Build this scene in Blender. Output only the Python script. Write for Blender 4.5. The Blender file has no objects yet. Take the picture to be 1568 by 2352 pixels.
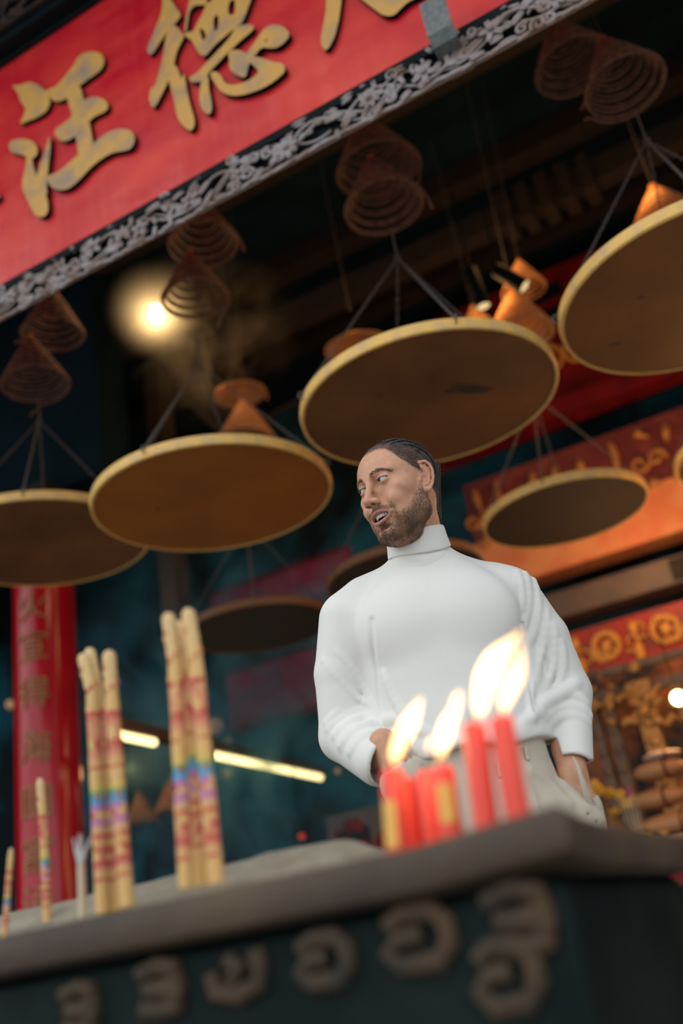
import bpy, bmesh, math, random
import numpy as np
from mathutils import Vector, Matrix
from mathutils.geometry import tessellate_polygon
random.seed(7); rng = np.random.default_rng(7)
PI = math.pi
S = bpy.context.scene
COL = S.collection

# ------------------------------------------------------------------ camera
CAMZ = 0.72
FPX = 2287.0
RI = np.array([0.86511077, 0.47885872, -0.14925708])
UP = np.array([0.3225902, -0.30332355, 0.89662165])
FW = np.array([-0.38408191, 0.82382592, 0.4168836])
CAM = np.array([0, 0, CAMZ])
cd = bpy.data.cameras.new('camera'); cam = bpy.data.objects.new('camera', cd); COL.objects.link(cam)
cd.sensor_fit = 'VERTICAL'; cd.sensor_height = 36; cd.sensor_width = 24
cd.lens = FPX / 2352 * 36
cam.matrix_world = Matrix(((RI[0], UP[0], -FW[0], 0), (RI[1], UP[1], -FW[1], 0), (RI[2], UP[2], -FW[2], CAMZ), (0, 0, 0, 1)))
cd.dof.use_dof = True; cd.dof.focus_distance = 2.28; cd.dof.aperture_fstop = 1.35; cd.clip_start = 0.02
S.camera = cam

def ray(px, py): return FW + RI * (px - 784) / FPX - UP * (py - 1176) / FPX
def aty(px, py, Y):                      # world point of the sight line on the plane y = Y
    d = ray(px, py); return CAM + d * Y / d[1]
def atz(px, py, Z):
    d = ray(px, py); return CAM + d * (Z - CAMZ) / d[2]

# ------------------------------------------------------------------ helpers
def tag(o, label=None, cat=None, group=None, kind=None):
    if label: o['label'] = label
    if cat: o['category'] = cat
    if group: o['group'] = group
    if kind: o['kind'] = kind
    return o
def empty(name, loc=(0, 0, 0), rz=0, label=None, cat=None, group=None):
    o = bpy.data.objects.new(name, None); COL.objects.link(o)
    o.location = loc; o.rotation_euler = (0, 0, rz); o.empty_display_size = .05
    return tag(o, label, cat, group)
class MB:
    """collects shapes for ONE mesh object"""
    def __init__(s): s.v = []; s.f = []
    def add(s, vs, fs):
        n = len(s.v); s.v += [tuple(map(float, p)) for p in vs]; s.f += [tuple(i + n for i in q) for q in fs]; return s
    def box(s, a, b):
        (x0, y0, z0), (x1, y1, z1) = a, b
        return s.add([(x0, y0, z0), (x1, y0, z0), (x1, y1, z0), (x0, y1, z0), (x0, y0, z1), (x1, y0, z1), (x1, y1, z1), (x0, y1, z1)],
                     [(0, 3, 2, 1), (4, 5, 6, 7), (0, 1, 5, 4), (1, 2, 6, 5), (2, 3, 7, 6), (3, 0, 4, 7)])
    def tube(s, pts, r, n=8, closed=False, cap=True):
        pts = [Vector(p) for p in pts]; m = len(pts)
        rs = r if hasattr(r, '__len__') else [r] * m
        vs = []; fs = []; nx = None
        for i, p in enumerate(pts):
            if closed: t = pts[(i + 1) % m] - pts[i - 1]
            else: t = pts[min(i + 1, m - 1)] - pts[max(i - 1, 0)]
            t.normalize()
            if nx is None: nx = t.orthogonal().normalized()
            else:
                nx = nx - t * nx.dot(t); nx.normalize()
            bn = t.cross(nx)
            for k in range(n):
                a = 2 * PI * k / n; vs.append(p + (nx * math.cos(a) + bn * math.sin(a)) * rs[i])
        for i in range(m if closed else m - 1):
            j = (i + 1) % m
            for k in range(n):
                l = (k + 1) % n; fs.append((i * n + k, i * n + l, j * n + l, j * n + k))
        if cap and not closed:
            fs.append(tuple(range(n))[::-1]); fs.append(tuple((m - 1) * n + k for k in range(n)))
        return s.add(vs, fs)
    def lathe(s, prof, c=(0, 0, 0), n=48, close=False):
        vs = []; fs = []
        for (r, z) in prof:
            for k in range(n):
                a = 2 * PI * k / n; vs.append((c[0] + r * math.cos(a), c[1] + r * math.sin(a), c[2] + z))
        m = len(prof)
        for i in range(m if close else m - 1):
            j = (i + 1) % m
            for k in range(n):
                l = (k + 1) % n; fs.append((i * n + k, i * n + l, j * n + l, j * n + k))
        if not close:
            if prof[0][0] > 1e-6: fs.append(tuple(range(n))[::-1])
            if prof[-1][0] > 1e-6: fs.append(tuple((m - 1) * n + k for k in range(n)))
        return s.add(vs, fs)
    def blob(s, c, r, R=None, n=8, m=5):
        vs = []; fs = []; c = Vector(c)
        rr = Vector((r, r, r)) if not hasattr(r, '__len__') else Vector(r)
        for i in range(m + 1):
            th = PI * i / m
            for k in range(n):
                a = 2 * PI * k / n
                p = Vector((rr.x * math.sin(th) * math.cos(a), rr.y * math.sin(th) * math.sin(a), rr.z * math.cos(th)))
                if R is not None: p = R @ p
                vs.append(c + p)
        for i in range(m):
            for k in range(n):
                l = (k + 1) % n; fs.append((i * n + k, (i + 1) * n + k, (i + 1) * n + l, i * n + l))
        return s.add(vs, fs)
    def prism(s, loop, holes, to3, d0, d1):
        """flat outline (2-D) extruded between depths; to3(u,v,d) -> point"""
        loops = [loop] + list(holes)
        fl = [p for l in loops for p in l]
        tr = tessellate_polygon([[Vector((p[0], p[1], 0)) for p in l] for l in loops])
        n = len(fl); vs = [to3(p[0], p[1], d0) for p in fl] + [to3(p[0], p[1], d1) for p in fl]
        fs = [tuple(t) for t in tr] + [tuple(i + n for i in reversed(t)) for t in tr]
        k = 0
        for l in loops:
            m = len(l)
            for i in range(m):
                j = (i + 1) % m; fs.append((k + i, k + j, k + j + n, k + i + n))
            k += m
        return s.add(vs, fs)
    def build(s, name, mat, parent=None, smooth=True, loc=None, sharp=35):
        me = bpy.data.meshes.new(name); me.from_pydata(s.v, [], s.f); me.validate(); me.update()
        bm = bmesh.new(); bm.from_mesh(me); bmesh.ops.recalc_face_normals(bm, faces=bm.faces); bm.to_mesh(me); bm.free()
        o = bpy.data.objects.new(name, me); COL.objects.link(o); me.materials.append(mat)
        if smooth:
            me.polygons.foreach_set('use_smooth', [True] * len(me.polygons))
            if sharp: me.set_sharp_from_angle(angle=math.radians(sharp))
        if parent: o.parent = parent
        if loc is not None: o.location = loc
        return o
def copy_tree(o, parent=None):
    c = o.copy(); COL.objects.link(c)
    if parent is not None: c.parent = parent
    for ch in list(o.children): copy_tree(ch, c)
    return c

# ------------------------------------------------------------------ materials
def newmat(name):
    m = bpy.data.materials.new(name); m.use_nodes = True
    nt = m.node_tree; return m, nt, nt.nodes['Principled BSDF']
def mat(name, col, rough=.6, metal=0, noise=None, bump=0, bscale=60, spec=.5, coat=0, emis=None, es=0, sss=0, stretch=(1, 1, 1)):
    """noise = (second colour, scale, low, high)"""
    m, nt, b = newmat(name)
    b.inputs['Base Color'].default_value = (*col, 1); b.inputs['Roughness'].default_value = rough
    b.inputs['Metallic'].default_value = metal; b.inputs['Specular IOR Level'].default_value = spec
    b.inputs['Coat Weight'].default_value = coat
    if sss: b.inputs['Subsurface Weight'].default_value = sss; b.inputs['Subsurface Radius'].default_value = (.02, .008, .005); b.inputs['Subsurface Scale'].default_value = .5
    if emis: b.inputs['Emission Color'].default_value = (*emis, 1); b.inputs['Emission Strength'].default_value = es
    tc = nt.nodes.new('ShaderNodeTexCoord'); mp = nt.nodes.new('ShaderNodeMapping'); mp.inputs['Scale'].default_value = stretch
    nt.links.new(tc.outputs['Object'], mp.inputs['Vector'])
    if noise:
        c2, sc, lo, hi = noise
        n = nt.nodes.new('ShaderNodeTexNoise'); n.inputs['Scale'].default_value = sc; n.inputs['Detail'].default_value = 5
        r = nt.nodes.new('ShaderNodeValToRGB'); r.color_ramp.elements[0].position = lo; r.color_ramp.elements[1].position = hi
        r.color_ramp.elements[0].color = (*col, 1); r.color_ramp.elements[1].color = (*c2, 1)
        nt.links.new(mp.outputs[0], n.inputs['Vector']); nt.links.new(n.outputs['Fac'], r.inputs[0]); nt.links.new(r.outputs[0], b.inputs['Base Color'])
    if bump:
        n2 = nt.nodes.new('ShaderNodeTexNoise'); n2.inputs['Scale'].default_value = bscale; n2.inputs['Detail'].default_value = 4
        bp = nt.nodes.new('ShaderNodeBump'); bp.inputs['Strength'].default_value = bump; bp.inputs['Distance'].default_value = .01
        nt.links.new(mp.outputs[0], n2.inputs['Vector']); nt.links.new(n2.outputs['Fac'], bp.inputs['Height']); nt.links.new(bp.outputs[0], b.inputs['Normal'])
    return m
def emat(name, col, s):
    m = bpy.data.materials.new(name); m.use_nodes = True; nt = m.node_tree; nt.nodes.clear()
    e = nt.nodes.new('ShaderNodeEmission'); e.inputs[0].default_value = (*col, 1); e.inputs[1].default_value = s
    o = nt.nodes.new('ShaderNodeOutputMaterial'); nt.links.new(e.outputs[0], o.inputs[0]); return m

M = {}
M['teal_dark'] = mat('dark_teal_paint', (.003, .011, .016), .9, spec=.1, noise=((.005, .018, .026), 3, .3, .7))
M['black'] = mat('black_lacquer', (.004, .008, .010), .7, spec=.12)
M['wood_dark'] = mat('dark_wood', (.012, .012, .012), .6, spec=.2, noise=((.030, .020, .015), 8, .35, .7), stretch=(1, 8, 8))
M['stone'] = mat('paving_stone', (.32, .30, .27), .8, noise=((.25, .235, .21), 6, .3, .7), bump=.2)
M['sweater'] = mat('white_knit', (.80, .80, .775), .85, bump=.08, bscale=500, spec=.15)
M['trouser'] = mat('cream_cotton', (.58, .52, .43), .85, bump=.2, bscale=300, spec=.15)
M['shoe'] = mat('brown_leather', (.10, .06, .04), .5)

# ------------------------------------------------------------------ signed-distance sculpting
class Grid:
    def __init__(s, lo, hi, h):
        s.lo = np.array(lo, np.float32); s.h = h
        s.n = np.ceil((np.array(hi) - lo) / h).astype(int) + 1
        s.ax = [s.lo[i] + h * np.arange(s.n[i], dtype=np.float32) for i in range(3)]
        s.D = np.full(s.n, .06, np.float32)
    def sl(s, lo, hi):
        a = np.clip(np.floor((np.array(lo) - s.lo) / s.h).astype(int), 0, s.n); b = np.clip(np.ceil((np.array(hi) - s.lo) / s.h).astype(int) + 1, 0, s.n)
        return a, b
    def op(s, fn, lo, hi, k, mode='u', pad=.035, T=None):
        lo = np.array(lo, float); hi = np.array(hi, float)
        if T is not None:
            cs = np.array([[(lo, hi)[i][0], (lo, hi)[j][1], (lo, hi)[l][2]] for i in (0, 1) for j in (0, 1) for l in (0, 1)])
            w = cs @ T[0].T + T[1]; lo = w.min(0); hi = w.max(0)
        a, b = s.sl(lo - pad, hi + pad)
        if (b <= a).any(): return
        X, Y, Z = np.meshgrid(s.ax[0][a[0]:b[0]], s.ax[1][a[1]:b[1]], s.ax[2][a[2]:b[2]], indexing='ij')
        P = np.stack([X, Y, Z], -1)
        if T is not None: P = (P - T[1].astype(np.float32)) @ T[0].astype(np.float32)
        d = fn(P).astype(np.float32)
        V = s.D[a[0]:b[0], a[1]:b[1], a[2]:b[2]]
        s.D[a[0]:b[0], a[1]:b[1], a[2]:b[2]] = comb(V, d, k, mode)
    def mesh(s):
        D = s.D.copy(); D[0] = D[-1] = .01; D[:, 0] = D[:, -1] = .01; D[:, :, 0] = D[:, :, -1] = .01
        I = D < 0
        nx, ny, nz = D.shape
        cnt = np.zeros((nx - 1, ny - 1, nz - 1), np.int8); pos = np.zeros((nx - 1, ny - 1, nz - 1, 3), np.float32); num = np.zeros((nx - 1, ny - 1, nz - 1), np.float32)
        cr = []
        for ax in range(3):
            o1 = [slice(None)] * 3; o2 = [slice(None)] * 3; o1[ax] = slice(0, -1); o2[ax] = slice(1, None)
            A = D[tuple(o1)]; B = D[tuple(o2)]; X = I[tuple(o1)] != I[tuple(o2)]
            ii = np.argwhere(X); t = A[X] / (A[X] - B[X])
            P = ii.astype(np.float32); P[:, ax] += t; cr.append((ax, ii, I[tuple(o1)][X]))
            oth = [a for a in range(3) if a != ax]
            for da in (0, 1):
                for db in (0, 1):
                    c = ii.copy(); c[:, oth[0]] -= da; c[:, oth[1]] -= db
                    ok = (c >= 0).all(1) & (c < np.array(num.shape)).all(1)
                    q = c[ok]; np.add.at(pos, (q[:, 0], q[:, 1], q[:, 2]), P[ok]); np.add.at(num, (q[:, 0], q[:, 1], q[:, 2]), 1)
        act = num > 0; idx = np.full(num.shape, -1, np.int64); idx[act] = np.arange(act.sum())
        V = pos[act] / num[act][:, None] * s.h + s.lo
        F = []
        for ax, ii, ins in cr:
            u, v = [(1, 2), (2, 0), (0, 1)][ax]
            ok = (ii[:, u] > 0) & (ii[:, v] > 0); ii = ii[ok]; ins = ins[ok]
            def g(du, dv):
                c = ii.copy(); c[:, u] -= du; c[:, v] -= dv; return idx[c[:, 0], c[:, 1], c[:, 2]]
            q = np.stack([g(1, 1), g(0, 1), g(0, 0), g(1, 0)], 1)
            q[~ins] = q[~ins][:, ::-1]; F.append(q)
        return V, np.concatenate(F)
def comb(a, b, k, mode):
    if mode == 's': a, b, f = -a, b, -1           # subtract b from a : -(smin(-a, b))
    elif mode == 'i': a, b, f = -a, -b, -1
    else: f = 1
    if k <= 0: return f * np.minimum(a, b)
    h = np.clip(.5 + .5 * (b - a) / k, 0, 1); return f * (b * (1 - h) + a * h - k * h * (1 - h))
def ell(c, r):
    c = np.array(c, np.float32); r = np.array(r, np.float32)
    def fn(P):
        q = (P - c) / r; k0 = np.sqrt((q * q).sum(-1)) + 1e-6; q2 = q / r; k1 = np.sqrt((q2 * q2).sum(-1)) + 1e-6; return k0 * (k0 - 1) / k1
    return fn, c - r, c + r
def cap(a, b, r1, r2=None):
    a = np.array(a, np.float32); b = np.array(b, np.float32); r2 = r1 if r2 is None else r2
    def fn(P):
        pa = P - a; ba = b - a; h = np.clip((pa @ ba) / (ba @ ba + 1e-9), 0, 1)
        return np.sqrt(((pa - h[..., None] * ba) ** 2).sum(-1)) - (r1 + (r2 - r1) * h)
    m = max(r1, r2); return fn, np.minimum(a, b) - m, np.maximum(a, b) + m
def poly(pts, r, r2=None):
    m = len(pts) - 1; r2 = r if r2 is None else r2
    rr = [r + (r2 - r) * i / m for i in range(m + 1)]
    cs = [cap(pts[i], pts[i + 1], rr[i], rr[i + 1]) for i in range(m)]
    def fn(P):
        d = cs[0][0](P)
        for c in cs[1:]: d = np.minimum(d, c[0](P))
        return d
    return fn, np.min([c[1] for c in cs], 0), np.max([c[2] for c in cs], 0)
def np_mesh(name, V, F, material, parent=None):
    me = bpy.data.meshes.new(name); me.from_pydata(V.tolist(), [], F.tolist()); me.update()
    me.polygons.foreach_set('use_smooth', [True] * len(me.polygons)); me.materials.append(material)
    o = bpy.data.objects.new(name, me); COL.objects.link(o); o.parent = parent; return o
def relax(V, F, n=1, lam=.5, keep=None):
    for _ in range(n):
        A = np.zeros_like(V); c = np.zeros(len(V), np.float32)
        for i in range(4):
            a = F[:, i]; b = F[:, (i + 1) % 4]
            np.add.at(A, a, V[b]); np.add.at(A, b, V[a]); np.add.at(c, a, 1); np.add.at(c, b, 1)
        W = V + lam * (A / np.maximum(c, 1)[:, None] - V)
        V = W if keep is None else np.where(keep[:, None], V, W)
    return V
def vnormals(V, F):
    n = np.cross(V[F[:, 2]] - V[F[:, 0]], V[F[:, 3]] - V[F[:, 1]]); N = np.zeros_like(V)
    for i in range(4): np.add.at(N, F[:, i], n)
    return N / (np.linalg.norm(N, axis=1)[:, None] + 1e-12)

# ------------------------------------------------------------------ the man (body frame: x to the picture's right, y away, z up, origin between the feet)
BO = np.array([-0.77036572, 1.99653116, 0.0]); BX = np.array([0.93295848, 0.35998398, 0]); BY = np.array([-0.35998398, 0.93295848, 0]); BZ = np.array([0, 0, 1.])
BM = np.stack([BX, BY, BZ], 1)
def bl(px, py, yl=0.0):                  # body-frame point of a sight line at body depth yl
    d = ray(px, py); t = ((BO - CAM) @ BY + yl) / (d @ BY); return (CAM + d * t - BO) @ BM
HR = np.array([[-.919, -.392, -.040], [.393, -.906, -.160], [.027, -.162, .986]])     # head axes in the world (columns right, forward, up)
u_, s_, vt_ = np.linalg.svd(HR); HR = u_ @ vt_
HT = np.array([-.737, 1.911, 1.679])
HB = BM.T @ HR; HBt = (HT - BO) @ BM     # head -> body frame
TH = (HB, HBt)

def make_skin_material():
    m, nt, b = newmat('skin')
    a = nt.nodes.new('ShaderNodeAttribute'); a.attribute_name = 'Col'
    n = nt.nodes.new('ShaderNodeTexNoise'); n.inputs['Scale'].default_value = 90; n.inputs['Detail'].default_value = 4
    mx = nt.nodes.new('ShaderNodeMix'); mx.data_type = 'RGBA'; mx.blend_type = 'MULTIPLY'; mx.inputs['Factor'].default_value = .35
    tc = nt.nodes.new('ShaderNodeTexCoord'); nt.links.new(tc.outputs['Object'], n.inputs['Vector'])
    r = nt.nodes.new('ShaderNodeValToRGB'); r.color_ramp.elements[0].color = (.72, .62, .58, 1); r.color_ramp.elements[1].color = (1, 1, 1, 1)
    r.color_ramp.elements[0].position = .3; r.color_ramp.elements[1].position = .7
    nt.links.new(n.outputs['Fac'], r.inputs[0]); nt.links.new(a.outputs['Color'], mx.inputs[6]); nt.links.new(r.outputs[0], mx.inputs[7])
    nt.links.new(mx.outputs[2], b.inputs['Base Color'])
    b.inputs['Roughness'].default_value = .48; b.inputs['Subsurface Weight'].default_value = .12
    b.inputs['Subsurface Radius'].default_value = (.012, .005, .003); b.inputs['Subsurface Scale'].default_value = 1; b.inputs['Specular IOR Level'].default_value = .45
    n2 = nt.nodes.new('ShaderNodeTexNoise'); n2.inputs['Scale'].default_value = 500
    bp = nt.nodes.new('ShaderNodeBump'); bp.inputs['Strength'].default_value = .12; bp.inputs['Distance'].default_value = .002
    nt.links.new(tc.outputs['Object'], n2.inputs['Vector']); nt.links.new(n2.outputs['Fac'], bp.inputs['Height']); nt.links.new(bp.outputs[0], b.inputs['Normal'])
    return m
M['skin'] = make_skin_material()
M['hair'] = mat('black_hair', (.018, .015, .016), .38, spec=.6)
M['beard'] = mat('brown_beard_hair', (.075, .040, .024), .5, noise=((.26, .15, .085), 45, .35, .65))
M['fade'] = mat('short_side_hair', (.035, .024, .022), .5, noise=((.16, .115, .10), 60, .35, .7))

EYE = [(-.0335, .0745, .0185), (.0335, .0745, .0185)]
def head_sdf(G):
    def A(p, k=.01, mode='u', pad=.035): G.op(*p, k, mode, pad, TH)
    A(ell((0, -.010, .045), (.0765, .097, .080)), 0)
    A(ell((0, .026, .044), (.068, .063, .060)), .02)
    A(ell((0, .024, -.018), (.0665, .057, .064)), .03)
    A(ell((0, .010, -.055), (.052, .060, .048)), .02)
    for s in (-1, 1):
        A(cap((s * .060, -.006, -.012), (s * .053, .004, -.062), .012, .014), .02)
        A(cap((s * .053, .004, -.064), (s * .018, .064, -.100), .015, .013), .022)
        A(ell((s * .052, .049, -.006), (.019, .026, .018)), .018)            # cheekbone
        A(ell((s * .041, .0650, -.029), (.019, .020, .0175)), .012)         # smiling cheek
        A(ell((s * .036, .050, -.060), (.020, .026, .030)), .02)
    A(ell((0, .064, -.052), (.032, .031, .030)), .015)                     # mouth mound
    A(ell((0, .066, -.101), (.022, .020, .017)), .016)                     # chin
    A(ell((0, .045, -.092), (.034, .040, .020)), .02)
    for s in (-1, 1):
        A(cap((s * .012, .0845, .034), (s * .050, .0655, .037), .0088, .0080), .012)      # brow ridge
        A(ell((s * .033, .097, .0185), (.0185, .0145, .0125)), .010, 's')
        A(ell((s * .0135, .092, .014), (.006, .012, .012)), .008, 's')
    A(cap((0, .085, .030), (0, .1090, -.016), .0062, .0080), .012)         # nose bridge
    A(ell((0, .1105, -.0225), (.0100, .0125, .0098)), .006)                # tip
    for s in (-1, 1):
        A(ell((s * .0135, .0985, -.0255), (.0070, .0115, .0076)), .007)
    A(cap((0, .100, -.028), (0, .094, -.036), .005, .006), .006)
    for s in (-1, 1):
        A(ell((s * .0078, .1030, -.0325), (.0044, .0068, .0062)), .0010, 's', .02); A(poly([(s * .0190, .092, -.018), (s * .0215, .090, -.026), (s * .0185, .090, -.033)], .0012), .004, 's', .02)
        e = EYE[0 if s < 0 else 1]
        A(ell(e, (.0155, .0145, .0130)), .004)                             # lids
        A(cap((e[0] - s * .013, e[1] + .010, e[2] + .0060), (e[0] + s * .013, e[1] + .004, e[2] + .0050), .0022), .003)
    # lips and mouth
    up = [(-.0315, .0795, -.0540), (-.024, .0880, -.0520), (-.013, .0945, -.0495), (-.004, .0970, -.0480), (0, .0963, -.0488), (.004, .0970, -.0480), (.013, .0945, -.0495), (.024, .0880, -.0520), (.0295, .0800, -.0540)]
    lo = [(-.0315, .0795, -.0548), (-.025, .0850, -.0625), (-.014, .0905, -.0705), (0, .0930, -.0735), (.014, .0905, -.0705), (.025, .0850, -.0625), (.0295, .0800, -.0548)]
    A(poly(up, .0034), .005)
    A(poly(lo, .0040), .005)
    A(ell((-.001, .086, -.0598), (.0265, .030, .0074)), .0020, 's', .02)
    A(ell((0, .0825, -.0850), (.016, .006, .0045)), .008, 's')              # dip above the chin
    for s in (-1, 1):
        A(poly([(s * .0200, .094, -.022), (s * .030, .0895, -.036), (s * .040, .0790, -.052)], .0026), .0055, 's', .02)   # smile fold
        e = EYE[0 if s < 0 else 1]
        A(ell((e[0] + s * .0012, e[1] + .0120, e[2] - .0008), (.0158, .0140, .0042)), .001, 's', .02); A(poly([(e[0] - s * .013, e[1] + .0130, e[2] + .0075), (e[0], e[1] + .0150, e[2] + .0105), (e[0] + s * .014, e[1] + .008, e[2] + .0070)], .0009), .003, 's', .02)
        A(poly([(e[0] - s * .013, e[1] + .0125, e[2] - .0090), (e[0], e[1] + .0150, e[2] - .0125), (e[0] + s * .013, e[1] + .008, e[2] - .0095)], .0010), .005, 's', .02)
def ear_sdf(G, s):
    o = np.array((s * .0725, -.002, .004)); n = np.array((s * .86, .42, .0)); n /= np.linalg.norm(n)
    v = np.array((s * .40, -.90, .0)); v -= n * (v @ n); v /= np.linalg.norm(v); w = np.array((0, -.10, 1.)); w -= v * (w @ v); w /= np.linalg.norm(w)
    def E(a, b, c=0.0): return tuple(o + v * a * 1.14 + w * b * 1.12 + n * c * 1.3)
    def A(p, k=.003, mode='u'): G.op(*p, k, mode, .02, TH)
    A(poly([E(.002, .026, -.001), E(.010, .014, -.002), E(.011, .0, -.003), E(.006, -.014, -.001)], .0075), .004)
    for a_, w0_, w1_ in ((-.002, -.016, .026), (.006, -.018, .030), (.014, -.010, .028), (.019, .0, .020)): A(cap(E(a_, w0_, -.001), E(a_, w1_, -.001), .0042), .003)
    rim = [E(-.003, .004, .002), E(-.008, .014, .002), E(-.005, .027, .003), E(.004, .034, .004), (E(.014, .034, .005)), E(.021, .026, .005), E(.0235, .013, .005), E(.021, -.001, .005), E(.016, -.014, .004), E(.008, -.024, .003)]
    A(poly(rim, .0034), .002)
    A(cap(E(.004, -.026, .001), E(-.002, -.024, .000), .0062, .005), .005)
    A(poly([E(.004, .024, .004), E(.011, .016, .004), E(.0145, .004, .004), E(.010, -.009, .0035), E(.002, -.016, .003)], .0026), .003)
    A(ell(E(-.006, -.003, .003), (.0035, .0045, .005)), .003)
    A(cap(E(.003, .001, .004), E(.003, -.007, .004), .0058, .0042), .002, 's')
    A(poly([E(.000, .026, .006), E(.010, .026, .007), E(.017, .014, .008), E(.0165, .002, .008)], .0018), .003, 's')

WRL = [bl(908, 1756, -.105), bl(940, 1812, -.112)]       # picture-left wrist and knuckles
ELL = bl(790, 1692, .030); SHL = np.array([-.168, .020, 1.440]); SHR = np.array([.190, .020, 1.425]); ELR = bl(1300, 1590, .055)
WRR = [bl(1313, 1770, -.02), bl(1335, 1850, -.035)]
CUL = bl(872, 1748, -.080); CUR = bl(1311, 1745, -.012)
def hand_sdf(G, wrist, knuckle, side, front):
    w = np.array(wrist); kn = np.array(knuckle); a = kn - w; a /= np.linalg.norm(a)
    f = np.array(front, float); f -= a * (f @ a); f /= np.linalg.norm(f); b = np.cross(a, f) * side
    def A(p, k=.01): G.op(*p, k, 'u', .03)
    P = lambda l, s, d=0: tuple(w + a * l + b * s + f * d)
    A(cap(P(-.05, 0), P(.01, 0), .031, .026), .012)
    for s in (-.026, -.009, .009, .026):
        A(cap(P(.01, s * .6), P(.088, s), .015, .0115), .012)
    for s, L in ((-.030, .064), (-.010, .076), (.010, .080), (.029, .070)):
        A(poly([P(.085, s), P(.085 + L * .45, s * 1.05, -.006), P(.085 + L * .75, s * 1.05, -.018), P(.085 + L * .95, s * 1.05, -.030)], .0095, .0075), .003)
    A(poly([P(.020, .022, -.004), P(.046, .036, -.014), P(.072, .040, -.022), P(.092, .038, -.030)], .013, .0085), .006)

def build_person():
    man = bpy.data.objects.new('person', None); COL.objects.link(man); man.empty_display_size = .2
    man.matrix_world = Matrix(((BX[0], BY[0], 0, BO[0]), (BX[1], BY[1], 0, BO[1]), (0, 0, 1, 0), (0, 0, 0, 1)))
    tag(man, 'bearded man in white turtleneck sweater and cream trousers, hands in pockets, looking aside and smiling', 'person')
    # --- skin: head, neck, trunk, arms and hands
    c = HBt
    G = Grid(c + [-.125, -.155, -.20], c + [.125, .155, .165], .0017)
    head_sdf(G); ear_sdf(G, -1); ear_sdf(G, 1)
    G.op(*cap(tuple(HB @ np.array([0, -.030, -.02]) + HBt), (.018, .006, 1.50), .051, .058), .02, 'u', .04)
    nk = tuple(HB @ np.array([-.040, -.045, -.02]) + HBt)
    G.op(*cap(nk, (.012, -.045, 1.54), .014, .012), .02, 'u', .03)
    G.op(*ell(tuple(HB @ np.array([0, .028, -.100]) + HBt), (.036, .036, .022)), .02, 'u', .03)
    V, F = G.mesh(); V = relax(V, F, 1, .4)
    H = (V - HBt) @ HB                     # head-frame coordinates of every vertex
    N = vnormals(V, F); NH = N @ HB
    # --- the rest of the body
    G2 = Grid((-.34, -.26, .02), (.38, .24, 1.60), .008)
    def A(p, k=.03): G2.op(*p, k, 'u', .06)
    A(ell((.02, .0, 1.36), (.15, .09, .17))); A(ell((.03, .0, 1.12), (.13, .085, .16))); A(ell((.035, .01, .98), (.145, .095, .11)))
    A(cap((.018, .012, 1.50), (.02, .01, 1.44), .055, .07)); A(cap((-.12, .02, 1.44), (.14, .02, 1.43), .05, .05))
    for sh, el, cu, wr in ((SHL, ELL, CUL, WRL), (SHR, ELR, CUR, WRR)):
        A(cap(tuple(sh), tuple(el), .045, .036)); A(cap(tuple(el), tuple(wr[0]), .037, .026), .015)
    for s in (-1, 1):
        A(cap((.035 + s * .085, .01, .93), (.035 + s * .11, .0, .50), .08, .05)); A(cap((.035 + s * .11, .0, .50), (.035 + s * .12, .03, .10), .05, .035))
        A(cap((.035 + s * .12, .04, .055), (.035 + s * .13, -.12, .045), .032, .028))
    G3 = Grid(np.min([CUL, CUR, WRL[1], WRR[1]], 0) - [.12, .12, .20], np.max([CUL, CUR, WRL[0], WRR[0]], 0) + [.09, .09, .10], .003)
    for el, wr, sd, fr in ((ELL, WRL, 1, (0.25, -1, 0)), (ELR, WRR, -1, (.55, -1, 0))):
        G3.op(*cap(tuple(el), tuple(wr[0]), .040, .027), 0, 'u', .03); hand_sdf(G3, wr[0], wr[1], sd, fr)
    V2, F2 = G2.mesh(); V3, F3 = G3.mesh()
    Va = np.concatenate([V, V2, V3]); Fa = np.concatenate([F, F2 + len(V), F3 + len(V) + len(V2)])
    body = np_mesh('body', Va, Fa, M['skin'], man)
    # --- pigment, plus painted shade in eye sockets and nostrils
    skin = np.array([.66, .355, .225]); C = np.tile(skin, (len(Va), 1))
    x, y, z = H[:, 0], H[:, 1], H[:, 2]; ax = np.abs(x)
    def blend(mask, colr):
        nonlocal C
        k = np.clip(mask, 0, 1)[:, None]; C[:len(V)] = C[:len(V)] * (1 - k) + np.array(colr) * k
    def gs(cx, cy, cz, r): return np.exp(-(((ax - cx) ** 2 + (y - cy) ** 2 + (z - cz) ** 2) / r ** 2))
    blend(.5 * gs(.040, .065, -.02, .020), (.60, .27, .20)); blend(.5 * gs(0, .115, -.02, .012), (.58, .25, .20)); blend(.4 * gs(.078, -.01, 0, .03), (.58, .26, .20))
    blend(.55 * gs(.020, .084, .018, .010), (.34, .17, .12)); blend(.30 * gs(.034, .080, .028, .012), (.38, .20, .15))  # shade around the eyes painted into the skin colour
    bm_ = beard_mask(H); blend(.38 * bm_, (.20, .125, .09))
    blend(np.exp(-(((ax - .0078) / .0042) ** 2 + ((y - .103) / .0065) ** 2 + ((z + .0315) / .0050) ** 2) ** 2), (.10, .035, .025))  # nostril hollows darkened by painted shade
    hm_ = hair_mask(H); blend(.80 * hm_, (.085, .06, .055))
    lips = np.exp(-((z + .0495 + .14 * np.maximum(0, ax - .006)) / .0040) ** 4) * (ax < .033) * (y > .079)
    lowl = np.exp(-((z + .0738 - ax * ax * 17) / .0042) ** 4) * (ax < .032) * (y > .078)
    blend(.85 * np.maximum(lips, lowl), (.47, .205, .175))
    inm = (ax < .029) * (z < -.0515) * (z > -.069) * (y < .086 - ax * .2) * (y > .04); blend(inm * 1.0, (.09, .02, .02))
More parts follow.
